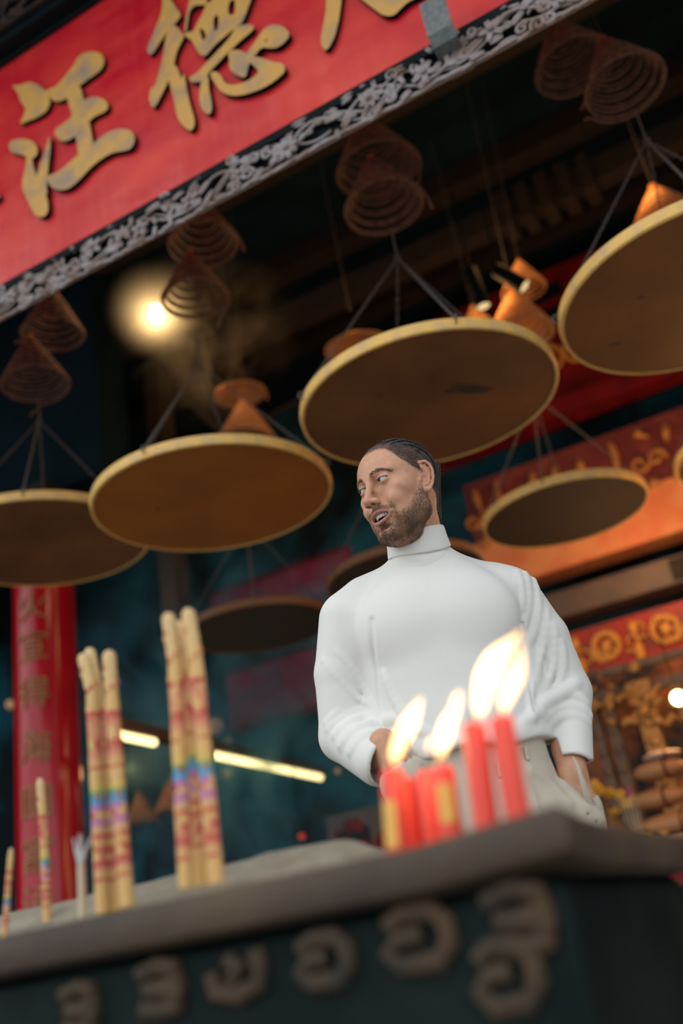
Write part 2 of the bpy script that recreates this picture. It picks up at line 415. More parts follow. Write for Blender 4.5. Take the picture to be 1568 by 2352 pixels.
    at = body.data.color_attributes.new('Col', 'FLOAT_COLOR', 'POINT')
    buf = np.ones((len(Va), 4), np.float32); buf[:, :3] = C; at.data.foreach_set('color', buf.ravel())

    def hb(p): return HB @ np.array(p) + HBt
    # --- eyes
    m, nt, b = newmat('eye'); at_ = nt.nodes.new('ShaderNodeAttribute'); at_.attribute_name = 'Col'; nt.links.new(at_.outputs['Color'], b.inputs['Base Color']); b.inputs['Roughness'].default_value = .12
    gz = np.array([.44, .88, -.03]); gz /= np.linalg.norm(gz)        # gaze to his right
    for e in EYE:
        vs = []; fs = []; cs = []; n = 40
        for i in range(n + 1):
            th = PI * i / n
            for k in range(n): vs.append((math.sin(th) * math.cos(2 * PI * k / n), math.sin(th) * math.sin(2 * PI * k / n), math.cos(th)))
        for i in range(n):
            for k in range(n): fs.append((i * n + k, (i + 1) * n + k, (i + 1) * n + (k + 1) % n, i * n + (k + 1) % n))
        vs = np.array(vs); q = Vector((0, 0, 1)).rotation_difference(Vector(gz)).to_matrix(); vs = vs @ np.array(q).T
        ang = np.degrees(np.arccos(np.clip(vs @ gz, -1, 1)))
        W = np.array([hb(np.array(e) + v * .0126) for v in vs])
        o = np_mesh('eye', W, np.array(fs), m, man)
        cc = np.where((ang < 10)[:, None], [.004, .004, .004], np.where((ang < 27)[:, None], [.06, .035, .02], [.60, .56, .53]))
        ca = o.data.color_attributes.new('Col', 'FLOAT_COLOR', 'POINT'); bb = np.ones((len(cc), 4), np.float32); bb[:, :3] = cc; ca.data.foreach_set('color', bb.ravel())
    for s, e in ((-1, EYE[0]), (1, EYE[1])):
        mb = MB(); pts = []
        for i in range(15):
            a = PI * (.04 + .92 * i / 14); q = np.array([e[0] + s * .0012 + .0142 * math.cos(a), 0, e[2] - .0006 + .0040 * math.sin(a)])
            dx, dz = q[0] - e[0], q[2] - e[2]; q[1] = e[1] + math.sqrt(max(1e-9, 1 - (dx / .0157) ** 2 - (dz / .0132) ** 2)) * .0148
            pts.append(tuple(hb(q)))
        mb.tube(pts, [.0003] + [.0007] * 13 + [.0003], 6); mb.build('eyelashes', M['hair'], man)
    # --- teeth
    mb = MB()
    for i in range(-6, 7):
        a = i * .235; cx_ = .0235 * math.sin(a); cy_ = .0590 + .0290 * math.cos(a); wdt = .0036 if abs(i) > 0 else .0042
        R = Matrix.Rotation(-a, 3, 'Z'); R = Matrix([list(r) for r in (HB @ np.array(R))])
        mb.blob(hb((cx_, cy_, -.0560)), (.0034, .0024, .0054), R, 10, 6)
    t = mb.build('upper_teeth', mat('tooth', (.78, .74, .66), .25, sss=.05), man)
    mb = MB()
    Rr = Matrix([list(r) for r in HB]); mb.blob(hb((0, .064, -.0715)), (.017, .018, .006), Rr, 16, 8); mb.build('tongue', mat('tongue', (.34, .09, .08), .4), man)
    # --- strands of beard, brows and short side hair
    Q = V[F]; cen = Q.mean(1); cenH = (cen - HBt) @ HB; nn = np.cross(Q[:, 2] - Q[:, 0], Q[:, 3] - Q[:, 1]); nn /= np.linalg.norm(nn, axis=1)[:, None] + 1e-9
    def strands(name, mask, count, length, width, flow, lift, mt, jit=.35):
        p = np.clip(mask, 0, None); 
        if p.sum() <= 0: return
        pick = rng.choice(len(F), count, p=p / p.sum())
        base = cen[pick] + rng.normal(0, .0009, (count, 3)); n_ = nn[pick]; h_ = cenH[pick]
        fl = flow(h_) @ HB.T; fl = fl + rng.normal(0, jit, (count, 3)); fl -= n_ * (fl * n_).sum(1)[:, None]; fl /= np.linalg.norm(fl, axis=1)[:, None] + 1e-9
        L = length(h_) * rng.uniform(.6, 1.25, count)
        d1 = fl * (1 - lift) + n_ * lift; d1 /= np.linalg.norm(d1, axis=1)[:, None]
        d2 = fl + n_ * lift * .15; d2 /= np.linalg.norm(d2, axis=1)[:, None]
        s1 = np.cross(d1, n_); s1 /= np.linalg.norm(s1, axis=1)[:, None] + 1e-9
        p0 = base - n_ * .0006; p1 = base + d1 * L[:, None] * .5; p2 = p1 + d2 * L[:, None] * .5
        w = width * rng.uniform(.7, 1.3, count)[:, None]
        up = n_ * w * .6
        vs = np.stack([p0 - s1 * w, p0 + s1 * w, p0 + up * 1.4, p1 - s1 * w * .7, p1 + s1 * w * .7, p1 + up, p2], 1).reshape(-1, 3)
        o = np.arange(count)[:, None] * 7
        fs = np.concatenate([o + [0, 1, 4, 3], o + [1, 2, 5, 4], o + [2, 0, 3, 5]]).tolist() + np.concatenate([o + [3, 4, 6], o + [4, 5, 6], o + [5, 3, 6]]).tolist()
        me = bpy.data.meshes.new(name); me.from_pydata(vs.tolist(), [], fs); me.update(); me.materials.append(mt)
        ob = bpy.data.objects.new(name, me); COL.objects.link(ob); ob.parent = man; return ob
    bmk = beard_mask(cenH); bmk = bmk * (bmk > .12)
    def bflow(h): return np.stack([np.sign(h[:, 0]) * .15 * (h[:, 1] < .07), .25 * np.ones(len(h)), -np.ones(len(h))], 1)
    def blen(h): return np.interp(h[:, 2], [-.11, -.085, -.045, -.01, .02], [.0085, .0085, .0065, .0042, .003])
    strands('beard', bmk, 15000, blen, .00021, bflow, .28, M['beard'], .30)
    axh = np.abs(cenH[:, 0]); 
    t_ = np.clip((axh - .012) / .042, 0, 1); bz = .0350 + .0085 * np.sin(t_ * 3.0) - .0075 * t_
    brow = np.exp(-((cenH[:, 2] - bz) / (.0040 - .0020 * t_)) ** 2) * (axh > .011) * (axh < .057) * (cenH[:, 1] > .05); brow = brow * (brow > .25)
    strands('eyebrow', brow, 900, lambda h: .0058 + 0 * h[:, 0], .00026, lambda h: np.stack([np.sign(h[:, 0]), -.35 + 0 * h[:, 0], .10 + 0 * h[:, 0]], 1), .18, M['beard'], .25)
    hmk = hair_mask(cenH) * (np.abs(cenH[:, 0]) < .0765); side = hmk * (np.abs(cenH[:, 0]) > .045) * (cenH[:, 2] < .105) + .6 * hmk
    strands('side_hair', side * (side > .25), 15000, lambda h: .0085 + 0 * h[:, 0], .00026, lambda h: np.stack([0 * h[:, 0], -np.ones(len(h)), -.35 - .3 * (h[:, 1] < -.02)], 1), .16, M['fade'], .22)
    # --- cornrow braids on the crown
    mb = MB()
    cs_ = np.array([0, -.010, .045]); rs_ = np.array([.0785, .0995, .0825])
    for k in range(-4, 5):
        s0 = k * .0155 / .0785
        a0 = math.radians(62 - abs(k) * 5.5 + (6 if abs(k) > 2 else 0)); a1 = math.radians(205); nst = 64
        if abs(k) == 4: a0 = math.radians(64)
        for i in range(nst):
            t = i / (nst - 1); a = a0 + (a1 - a0) * t; s = s0 * (1 + .12 * math.sin(t * PI)); q = math.sqrt(1 - s * s)
            p = cs_ + rs_ * np.array([s, q * math.cos(a), q * math.sin(a)])
            nrm = (p - cs_) / rs_ ** 2; nrm /= np.linalg.norm(nrm)
            tg = np.array([0, -math.sin(a) * rs_[1], math.cos(a) * rs_[2]]); tg /= np.linalg.norm(tg); sd = np.cross(tg, nrm)
            g = min(1, .35 + t * 5)
            for sg in (-1, 1):
                d = tg * .8 + sd * sg * .6; d /= np.linalg.norm(d); d2 = np.cross(nrm, d)
                R = Matrix([list(r) for r in (HB @ np.stack([d, d2, nrm], 1))])
                mb.blob(hb(p + sd * sg * .0021 * g + nrm * (.0012 if (i + (sg > 0)) % 2 else .0004)), (.0040 * g, .0021 * g, .0026 * g), R, 7, 4)
    mb.build('cornrow_braids', M['hair'], man, sharp=0)
    # gathered braids hanging behind the neck
    mb = MB()
    for k in range(-5, 6):
        pts = []
        for i in range(30):
            t = i / 29; an = k * .26
            pts.append(np.array([(.066 - .004 * t) * math.sin(an) * (1 - .45 * t), -.054 - .057 * math.cos(an) * (1 - .30 * t) + .010 * t, .048 - (.128 - .005 * abs(k)) * t]))
        for i, p in enumerate(pts):
            for sg in (-1, 1):
                R = Matrix([list(r) for r in (HB @ np.array(Matrix.Rotation(sg * .6, 3, 'Y')))])
                mb.blob(hb(p + [sg * .0034, 0, .0]), (.0062, .0062, .0050), R, 7, 4)
    mb.build('hanging_braids', M['hair'], man, sharp=0)
    # thin shell of hair under the braids
    Gh = Grid(c + [-.11, -.14, -.11], c + [.11, .12, .16], .0025)
    Gh.op(*ell((0, -.010, .045), (.0778, .0985, .0812)), 0, 'u', .03, TH)
    def cut(P):
        x, y, z = P[..., 0], P[..., 1], P[..., 2]; ph = np.arctan2(np.abs(x), y + .01)
        zh = np.interp(ph, np.radians([0, 25, 40, 52, 62, 75, 90, 105, 125, 150, 180]), [.096, .096, .102, .104, .090, .070, .050, .028, .0, -.03, -.03]) + .004
        return (zh - z)
    Gh.op(cut, [-.2, -.2, -.2], [.2, .2, .2], .004, 'i', 0, TH)
    Vh, Fh = Gh.mesh(); np_mesh('scalp_hair', Vh, Fh, M['fade'], man)
    mb = MB()
    for _ in range(26):                    # fly-away strands
        a = rng.uniform(math.radians(100), math.radians(200)); s = rng.uniform(-.9, .2); q = math.sqrt(1 - s * s)
        p = cs_ + rs_ * np.array([s, q * math.cos(a), q * math.sin(a)]) * 1.02; nrm = (p - cs_) / rs_ ** 2; nrm /= np.linalg.norm(nrm)
        d = nrm * .35 + np.array([rng.uniform(-.5, .3), -.9, rng.uniform(-.5, .3)]); d /= np.linalg.norm(d); L = rng.uniform(.012, .035)
        mb.tube([hb(p), hb(p + d * L * .5), hb(p + d * L + np.array([0, 0, -.4 * L]))], [.00022, .00018, .00008], 4)
    mb.build('loose_hair', M['hair'], man)

    # --- sweater
    Gs = Grid((-.36, -.26, 1.035), (.40, .25, 1.66), .0031)
    zf_ = np.linspace(1.02, 1.61, 240)
    def sm(zz, v):
        q = np.interp(zf_, zz, v); k_ = np.hanning(37); k_ /= k_.sum(); return np.convolve(np.pad(q, 18, mode='edge'), k_, 'valid')
    zz = [1.03, 1.075, 1.10, 1.16, 1.22, 1.30, 1.38, 1.44, 1.48, 1.52, 1.56, 1.60]
    tcx = sm(zz, [.030, .035, .036, .032, .026, .024, .024, .024, .022, .020, .018, .018]); tw = sm(zz, [.142, .158, .170, .170, .168, .172, .174, .170, .150, .100, .064, .056])
    td = sm(zz, [.112, .122, .128, .122, .118, .120, .126, .118, .104, .084, .066, .058]); tcy = sm(zz, [0, 0, 0, 0, .003, .004, 0, .004, .008, .010, .006, -.004])
    def prof(P):
        z = P[..., 2]; cx = np.interp(z, zf_, tcx); w = np.interp(z, zf_, tw); d = np.interp(z, zf_, td); cy = np.interp(z, zf_, tcy)
        q = (np.abs((P[..., 0] - cx) / w) ** 2.3 + np.abs((P[..., 1] - cy) / d) ** 2.3) ** (1 / 2.3)
        return (q - 1) * np.minimum(w, d) * .85
    Gs.op(prof, [-.3, -.25, 1.03], [.36, .25, 1.60], 0, 'u', 0)
    def A(p, k=.02, mode='u'): Gs.op(*p, k, mode, .04)
    A(cap((.010, .010, 1.525), (-.125, .022, 1.490), .042, .050), .028); A(cap((.026, .010, 1.525), (.150, .022, 1.466), .042, .052), .028)
    # pectoral mass
    A(ell((-.045, -.063, 1.385), (.092, .046, .082)), .038); A(ell((.102, -.063, 1.375), (.092, .046, .082)), .038)
    for sh, el, cu, r0, r1, r2 in ((SHL, ELL, CUL, .072, .053, .052), (SHR, ELR, CUR, .072, .053, .045)):
        mid = (sh + el) / 2 + [(-.010 if sh[0] < 0 else .012), 0, .01]
        A(cap(tuple(sh), tuple(mid), r0, r0 - .010), .030 if sh[0] < 0 else .030); A(cap(tuple(mid), tuple(el), r0 - .010, r1), .008); A(cap(tuple(el), tuple(cu), r1, r2), .014)
        d = (cu - el) / np.linalg.norm(cu - el)
        if cu[0] < 0: d = d * .45 + np.array([.86, -.25, -.36]) * .75; d /= np.linalg.norm(d)
        e2 = cu + d * .012
        pl = (lambda d, e2: (lambda P: (P - e2) @ d.astype(np.float32)))(d, e2.astype(np.float32))
        lo, hi = cu - .075, cu + .075
        Gs.op(lambda P, pl=pl, cu=cu: np.maximum(-pl(P) , np.sqrt(((P - cu.astype(np.float32)) ** 2).sum(-1)) - .075), lo, hi, .004, 's', 0)
        inner = cap(tuple(cu - d * .010), tuple(cu + d * .06), r2 - .009, r2 - .009)
        Gs.op(*inner, .002, 's', .01)
    A(cap((-.132, .015, 1.34), (-.120, .010, 1.17), .036, .036), .02); A(cap((.182, .0, 1.36), (.194, -.010, 1.14), .038, .040), .02)
    # front depth of the present shape, for laying folds on it
    def snap(px, py, off=0.0):
        ys = np.arange(-.24, .12, .003); best = None
        for yl in ys:
            p = bl(px, py, yl); i = np.round((p - Gs.lo) / Gs.h).astype(int)
            if (i >= 0).all() and (i < Gs.n).all() and Gs.D[tuple(i)] < off: best = p; break
        return best if best is not None else bl(px, py, 0)
    def fold(pts, r, k=.012, mode='u', sc=2.0103, ox=660, oy=1200, off=0.0):
        P = [snap(ox + a / sc, oy + b / sc, off) for a, b in pts]
        Q = []
        for i in range(len(P) - 1):
            for t in (0, .34, .67): 
                a0, a1 = pts[i], pts[i + 1]; Q.append(snap(ox + (a0[0] + (a1[0] - a0[0]) * t) / sc, oy + (a0[1] + (a1[1] - a0[1]) * t) / sc, off))
        Q.append(P[-1]); A_ = np.array(Q)
        for _ in range(4): A_[1:-1] = A_[1:-1] * .4 + (A_[:-2] + A_[2:]) * .3
        Q = list(A_)
        if mode == 'u':
            R_ = r * 1.75; vd = (CAM - BO) @ BM
            Q2 = []
            for i, q in enumerate(Q):
                v = q - vd; v /= np.linalg.norm(v); e = math.sin(PI * (i + .6) / (len(Q) + .2)) ** .6; Q2.append((tuple(q + v * R_ * (.62 + .45 * (1 - e))), R_))
            for i in range(len(Q2) - 1): Gs.op(*cap(Q2[i][0], Q2[i + 1][0], R_), k if i else k, mode, .03)
        else: Gs.op(*poly([tuple(q) for q in Q], r, r * .6), k, mode, .03)
    # ridges
    LF = [([(200, 955), (262, 905), (330, 868), (400, 872), (428, 900)], .0062), ([(228, 985), (290, 925), (350, 900), (408, 912)], .0060),
          ([(256, 1030), (312, 965), (372, 935), (432, 938)], .0062), ([(300, 1060), (350, 995), (420, 962)], .0055),
          ([(185, 925), (240, 870)], .0040), ([(230, 600), (290, 660), (350, 760), (405, 860)], .0035), ([(170, 640), (230, 720), (300, 800), (390, 850)], .0030)]
    RF = [([(1095, 240), (1118, 340), (1095, 450), (1075, 500)], .0055), ([(1135, 270), (1160, 380), (1150, 470), (1110, 560)], .0055), ([(1060, 230), (1085, 310), (1080, 400)], .0040),
          ([(1195, 410), (1190, 520), (1160, 650), (1125, 790)], .0048), ([(1225, 480), (1240, 600), (1215, 720), (1150, 850)], .0050), ([(1262, 560), (1280, 650), (1262, 740), (1200, 820)], .0050),
          ([(1135, 885), (1200, 838), (1270, 800), (1335, 800), (1372, 840)], .0062), ([(1155, 925), (1220, 866), (1300, 848), (1384, 890)], .0062),
          ([(1330, 748), (1300, 775), (1240, 805), (1160, 850)], .0068), ([(1185, 948), (1250, 895), (1325, 884), (1388, 925)], .0050)]
    for p, r in LF + RF: fold(p, r * (1.05 if r > .0052 and p[0][1] > 700 else .80), .009)
    for p, r in [([(745, 300), (750, 420)], .0), ]: pass
    # torso folds: soft drapery towards the waist
    for p, r in [([(440, 915), (520, 900), (600, 945), (680, 995)], .0040), ([(1170, 870), (1110, 910), (1060, 955)], .0040), ([(450, 700), (480, 800), (540, 900)], .0016), ([(1120, 740), (1110, 820), (1135, 900)], .002)]: fold(p, r, .014)
    # grooves at the armpits
    fold([(388, 450), (390, 510), (393, 570), (402, 640), (410, 710), (416, 780), (422, 850), (430, 915)], .0032, .010, 's')
    fold([(1082, 470), (1088, 540), (1098, 620), (1112, 700), (1128, 790), (1145, 870)], .0040, .007, 's')
    # blouson hem
    def ring(z, rx, ry, r, k, cx=.046, cy=0, zf=None):
        n = 40; pts = [(cx + rx * math.cos(2 * PI * i / n), cy + ry * math.sin(2 * PI * i / n), z + (zf(2 * PI * i / n) if zf else 0)) for i in range(n + 1)]
        A(poly(pts, r), k)
    zf = lambda a: -.012 * max(0, math.cos(a)) * 0 + .010 * math.cos(3 * a) * .4
    ring(1.100, .155, .122, .014, .02, zf=zf)
    Gs.op(lambda P: (1.088 + .006 * np.sin(P[..., 0] * 40)) - P[..., 2] + 0 * P[..., 0], [-.115, -.25, 1.0], [.215, .25, 1.12], .004, 'i', 0)
    # turtleneck collar
    cB = np.array([.020, -.002, 1.535]); cT = np.array([.014, -.030, 1.628])
    A(cap(tuple(cB), tuple(cB + (cT - cB) * .10), .0640, .0600), .012)
    ax_ = (cT - cB) / np.linalg.norm(cT - cB)
    tn = np.array([-.10, -.40, 1.0]); tn /= np.linalg.norm(tn); top = np.array([.016, -.02, 1.562])
    Gs.op(lambda P: (P - top.astype(np.float32)) @ tn.astype(np.float32), [-.10, -.16, 1.57], [.14, .12, 1.68], .004, 'i', 0)
    Gs.op(*cap(tuple(cB + ax_ * .035), tuple(cT + ax_ * .06), .0520, .0520), .003, 's', .01)
    Vs, Fs = Gs.mesh(); Vs = relax(Vs, Fs, 2, .35)
    swt = np_mesh('sweater', Vs, Fs, M['sweater'], man)

    # turned-over collar, its own finer mesh
    vs = []; fs = []; NA = 120
    prof = [(.0555, .70), (.0560, .93), (.0580, 1.0), (.0615, 1.03), (.0650, 1.0), (.0672, .90), (.0682, .72), (.0692, .55), (.0702, .42), (.0705, .36), (.0695, .325), (.0662, .32), (.0648, .36), (.0640, .30), (.0668, .22), (.0715, .12), (.0720, .04), (.0740, -.06), (.0755, -.20), (.076, -.34)]
    cb, ct = np.array([.017, -.014, 1.530]), np.array([.0145, -.036, 1.602]); nb = np.array([-.03, -.34, 1.]); nt_ = np.array([-.05, -.32, 1.])
    for (r0_, t) in prof:
        cc = cb + (ct - cb) * t; n_ = nb + (nt_ - nb) * np.clip(t, 0, 1); n_ /= np.linalg.norm(n_)
        e1 = np.array([1, 0, 0.]); e1 -= n_ * (e1 @ n_); e1 /= np.linalg.norm(e1); e2 = np.cross(n_, e1)
        for k in range(NA):
            a = 2 * PI * k / NA; wr = 0
            if t < .3: wr = .0020 * math.sin(3 * a + 9 * t) * math.sin(5 * a + 2) + .0012 * math.sin(5 * a + 20 * t)
            if t > .3 and t < .95: wr = .0010 * math.sin(2 * a + 1 + 5 * t)
            r = r0_ + .0025; q = cc + (e1 * math.cos(a) * (r + wr) + e2 * math.sin(a) * (r + wr) * 1.02) + n_ * (.004 * math.sin(a * 2 + .6) if .25 < t < .6 else 0); vs.append(q)
    m_ = len(prof)
    for i in range(m_ - 1):
        for k in range(NA): fs.append((i * NA + k, i * NA + (k + 1) % NA, (i + 1) * NA + (k + 1) % NA, (i + 1) * NA + k))
    co = MB().add(vs, fs).build('collar', M['sweater'], swt, sharp=0); md = co.modifiers.new('s', 'SUBSURF'); md.levels = md.render_levels = 1

    # --- trousers
    Gp = Grid((-.24, -.26, .06), (.36, .20, 1.13), .006)
    def wp(P):
        z = P[..., 2]; zz = [.78, .84, .90, .96, 1.02, 1.06, 1.12]
        w = np.interp(z, zz, [.12, .175, .188, .182, .165, .156, .152]); d = np.interp(z, zz, [.06, .110, .130, .130, .122, .115, .112])
        q = (np.abs((P[..., 0] - .042) / w) ** 2.4 + np.abs((P[..., 1] - .002) / d) ** 2.4) ** (1 / 2.4); return (q - 1) * .11
    Gp.op(wp, [-.2, -.2, .78], [.30, .2, 1.10], 0, 'u', 0)
    def A(p, k=.02, mode='u'): Gp.op(*p, k, mode, .05)
    for s in (-1, 1):
        A(cap((.042 + s * .088, -.005, .90), (.042 + s * .118, -.005, .50), .104, .082), .04); A(cap((.042 + s * .118, -.005, .50), (.042 + s * .128, .02, .12), .082, .072), .02)
    hand_b = [(WRL[0] + WRL[1]) / 2, WRL[1]], [(WRR[0] * .3 + WRR[1] * .7), WRR[1]]
    for (w0, w1), r in zip(hand_b, (.054, .042)):
        dd = (w1 - w0); dd = dd / np.linalg.norm(dd); A(cap(tuple(w1 - dd * (.015 if r > .05 else -.004) + [0, .01, 0]), tuple(w1 + dd * .10 + [0, .02, 0]), r, r * .9), .03)
    for (w0, w1), sgn in zip((WRL, WRR), (-1, 1)):        # pocket mouths
        d = (w1 - w0) / np.linalg.norm(w1 - w0); Gp.op(*cap(tuple(w0 - d * .03), tuple(w1 + d * .02), .034, .030), .005, 's', .02)
    def snp(px, py):
        for yl in np.arange(-.24, .12, .004):
            p = bl(px, py, yl); i = np.round((p - Gp.lo) / Gp.h).astype(int)
            if (i >= 0).all() and (i < Gp.n).all() and Gp.D[tuple(i)] < 0: return p
        return bl(px, py, 0)
    def fold(pts, r, k=.012, mode='u'): Gp.op(*poly([tuple(snp(a, b)) for a, b in pts], r, r * .6), k, mode, .03)
    for p, r in [([(1215, 1768), (1262, 1800), (1310, 1845)], .008), ([(1205, 1790), (1225, 1840), (1240, 1880)], .007), ([(1150, 1800), (1165, 1850)], .005), ([(1290, 1800), (1345, 1850), (1380, 1880)], .009)]: fold(p, r)
    fold([(1130, 1760), (1200, 1748), (1262, 1752)], .0022, .004, 's')
    # drape of the legs
    for s in (-1, 1):
        for z0 in (.80, .62, .45, .30): A(poly([(.042 + s * .05, -.095, z0 + .02), (.042 + s * .12, -.095, z0), (.042 + s * .18, -.05, z0 + .03)], .008), .03)
    Vp, Fp = Gp.mesh(); Vp = relax(Vp, Fp, 1, .4)
    tr = np_mesh('trousers', Vp, Fp, M['trouser'], man)
    mb = MB(); pe = [bl(1316, 1738, -.085), bl(1326, 1760, -.088), bl(1337, 1795, -.085), bl(1348, 1830, -.075), bl(1356, 1858, -.060), bl(1372, 1880, -.045)]
    mb.tube(pe, [.0015, .0035, .0055, .007, .008, .006], 10); mb.build('pocket_edge', M['trouser'], tr)
    for (px, py) in ((1206, 1735), (1142, 1775)):
        mb = MB()
        a = snp(px, py - 18) + [0, -.006, 0]; b_ = snp(px + 6, py + 10) + [0, -.006, 0]; mb.tube([a + [0, .006, 0], a, (a + b_) / 2, b_, b_ + [0, .006, 0]], [.003, .0038, .0038, .0038, .003], 6); mb.build('belt_loop', M['trouser'], tr)
    for s in (-1, 1):
        mb = MB(); R = Matrix.Rotation(-s * .08, 3, 'Z'); x0 = .042 + s * .13
        mb.blob((x0, -.055, .05), (.048, .135, .05), R, 20, 10); mb.blob((x0, .03, .085), (.045, .052, .06), R, 16, 8); mb.box((x0 - .045, -.17, .0), (x0 + .045, .085, .022)); mb.build('shoe', M['shoe'], man)
    return man

def beard_mask(H):
    x, y, z = H[:, 0], H[:, 1], H[:, 2]; ax = np.abs(x)
    # upper edge of the cheek beard runs from the sideburn to the corner of the mouth
    top = np.interp(y, [-.012, .004, .020, .040, .060, .080], [.03, .010, -.016, -.040, -.052, -.060])
    m = np.clip((top - z) / .026, 0, 1) * np.clip((y + .012) / .010, 0, 1)
    m = m * np.clip(1 - (-.107 - z) / .030, 0, 1) 
    m *= 1 - np.exp(-((ax / .035) ** 4 + ((z + .0615) / .0165) ** 4)) * (y > .070)                      # keep the mouth clear
    m *= 1 - .75 * np.exp(-((ax - .014) / .008) ** 2 - ((z + .090) / .008) ** 2) * (y > .06)
    mus = np.exp(-((z + .0400 + .20 * np.maximum(0, ax - .008)) / .0055) ** 4) * (ax < .037) * (y > .075) * (1 - .5 * np.exp(-(ax / .003) ** 2))
    side = np.exp(-((ax - .040) / .005) ** 2 - ((z + .062) / .02) ** 2) * (y > .055)
    return np.clip(np.maximum(np.maximum(m, mus), side * .9), 0, 1) * (z > -.135) * (ax < .0735)
def hair_mask(H):
    x, y, z = H[:, 0], H[:, 1], H[:, 2]; ph = np.arctan2(np.abs(x), y + .01)
    zh = np.interp(ph, np.radians([0, 22, 34, 43, 50, 58, 68, 80, 92, 105, 125, 150, 180]), [.090, .090, .083, .068, .052, .040, .029, .020, .012, .000, -.03, -.055, -.065])
    return np.clip((z - zh) / .008, 0, 1) * (np.abs(x) < .0775 + (z > .045) * .1)
person = build_person()

# ================================================================== the temple
M['red'] = None
def sign_material():
    m, nt, b = newmat('red_lacquer_board')
    tc = nt.nodes.new('ShaderNodeTexCoord')
    mp = nt.nodes.new('ShaderNodeMapping'); mp.inputs['Scale'].default_value = (1.2, 1, 2.5); nt.links.new(tc.outputs['Object'], mp.inputs[0])
    n = nt.nodes.new('ShaderNodeTexNoise'); n.inputs['Scale'].default_value = 2.2; n.inputs['Detail'].default_value = 6; nt.links.new(mp.outputs[0], n.inputs[0])
    r = nt.nodes.new('ShaderNodeValToRGB'); r.color_ramp.elements[0].color = (.55, .007, .026, 1); r.color_ramp.elements[1].color = (.74, .050, .040, 1)
    r.color_ramp.elements[0].position = .35; r.color_ramp.elements[1].position = .75; nt.links.new(n.outputs[0], r.inputs[0]); nt.links.new(r.outputs[0], b.inputs['Base Color'])
    mp2 = nt.nodes.new('ShaderNodeMapping'); mp2.inputs['Scale'].default_value = (9, 1, .35); nt.links.new(tc.outputs['Object'], mp2.inputs[0])
    n2 = nt.nodes.new('ShaderNodeTexNoise'); n2.inputs['Scale'].default_value = 2; n2.inputs['Detail'].default_value = 5; nt.links.new(mp2.outputs[0], n2.inputs[0])
    n3 = nt.nodes.new('ShaderNodeTexNoise'); n3.inputs['Scale'].default_value = 3.5; nt.links.new(mp.outputs[0], n3.inputs[0])
    ad = nt.nodes.new('ShaderNodeMath'); ad.operation = 'ADD'; nt.links.new(n2.outputs[0], ad.inputs[0]); nt.links.new(n3.outputs[0], ad.inputs[1])
    mr = nt.nodes.new('ShaderNodeMapRange'); mr.inputs[1].default_value = .7; mr.inputs[2].default_value = 1.3; mr.inputs[3].default_value = .22; mr.inputs[4].default_value = .48
    nt.links.new(ad.outputs[0], mr.inputs[0]); nt.links.new(mr.outputs[0], b.inputs['Roughness'])
    b.inputs['Specular IOR Level'].default_value = .55; b.inputs['Specular Tint'].default_value = (1, .55, .35, 1); b.inputs['Coat Weight'].default_value = .0; b.inputs['Coat Roughness'].default_value = .4
    b.inputs['Coat Tint'].default_value = (1, .85, .75, 1)
    return m
M['sign'] = sign_material()
M['gold'] = mat('weathered_gold_leaf', (.62, .335, .075), .55, noise=((.34, .235, .16), 7, .46, .68), bump=.3, bscale=14)
M['gold_dull'] = mat('dull_gold', (.30, .16, .05), .5, metal=.3)
M['gold_soft'] = mat('rubbed_gilding', (.62, .27, .06), .6, noise=((.35, .10, .04), 9, .4, .65))
M['gold_bright'] = mat('gilded_carving', (.80, .36, .06), .45, metal=.2)
M['carve'] = mat('grey_carved_wood', (.33, .29, .30), .6, noise=((.22, .15, .115), 10, .42, .66))
M['carve_dark'] = mat('dark_carved_wood', (.035, .030, .028), .7, spec=.2, noise=((.075, .045, .032), 12, .4, .65))
M['iron'] = mat('grey_painted_iron', (.10, .12, .13), .5, noise=((.16, .17, .17), 60, .4, .6))
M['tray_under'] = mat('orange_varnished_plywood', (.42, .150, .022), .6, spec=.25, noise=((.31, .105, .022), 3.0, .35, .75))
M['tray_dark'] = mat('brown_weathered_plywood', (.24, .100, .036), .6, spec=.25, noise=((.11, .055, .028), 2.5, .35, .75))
M['tray_black'] = mat('near_black_plywood', (.050, .032, .022), .7, noise=((.035, .026, .022), 3, .35, .7))  # much darker plywood for the back-row trays
M['rim_shaded'] = mat('shadowed_rim', (.20, .09, .035), .6)  # same rim as in shadow: the shade is put into its colour
M['rim'] = mat('yellow_painted_rim', (.85, .52, .13), .5, noise=((.62, .42, .20), 18, .4, .7))
M['chain'] = mat('steel_chain', (.15, .14, .13), .75, metal=.1, spec=.2)
M['coil'] = mat('brown_incense', (.24, .13, .085), .8, noise=((.13, .075, .05), 30, .4, .6))
M['coil_lit'] = mat('lamplit_incense', (.55, .28, .11), .8, noise=((.42, .20, .08), 30, .4, .6))  # coils under the lamps: warm lamplight put into the colour
M['red_paint'] = mat('red_temple_paint', (.20, .008, .012), .5, spec=.2, noise=((.13, .007, .010), 5, .4, .6))
M['orange_bright'] = mat('bright_orange_red', (.70, .20, .075), .45, noise=((.78, .30, .11), 4, .4, .6))
M['maroon'] = mat('maroon_cloth', (.42, .045, .10), .9, noise=((.25, .035, .11), 9, .35, .65))
M['brown_board'] = mat('brown_board', (.13, .085, .06), .6, noise=((.08, .06, .05), 5, .35, .65))
M['column'] = mat('red_lacquer_column', (.46, .006, .018), .20, spec=.5)
M['bronze'] = mat('green_black_bronze', (.004, .011, .011), .6, spec=.10, noise=((.010, .020, .018), 6, .4, .7), bump=.3, bscale=18)
M['bronze_rim'] = mat('worn_bronze_rim', (.115, .082, .050), .6, spec=.25, noise=((.065, .048, .040), 4, .35, .65), bump=.3, bscale=25)
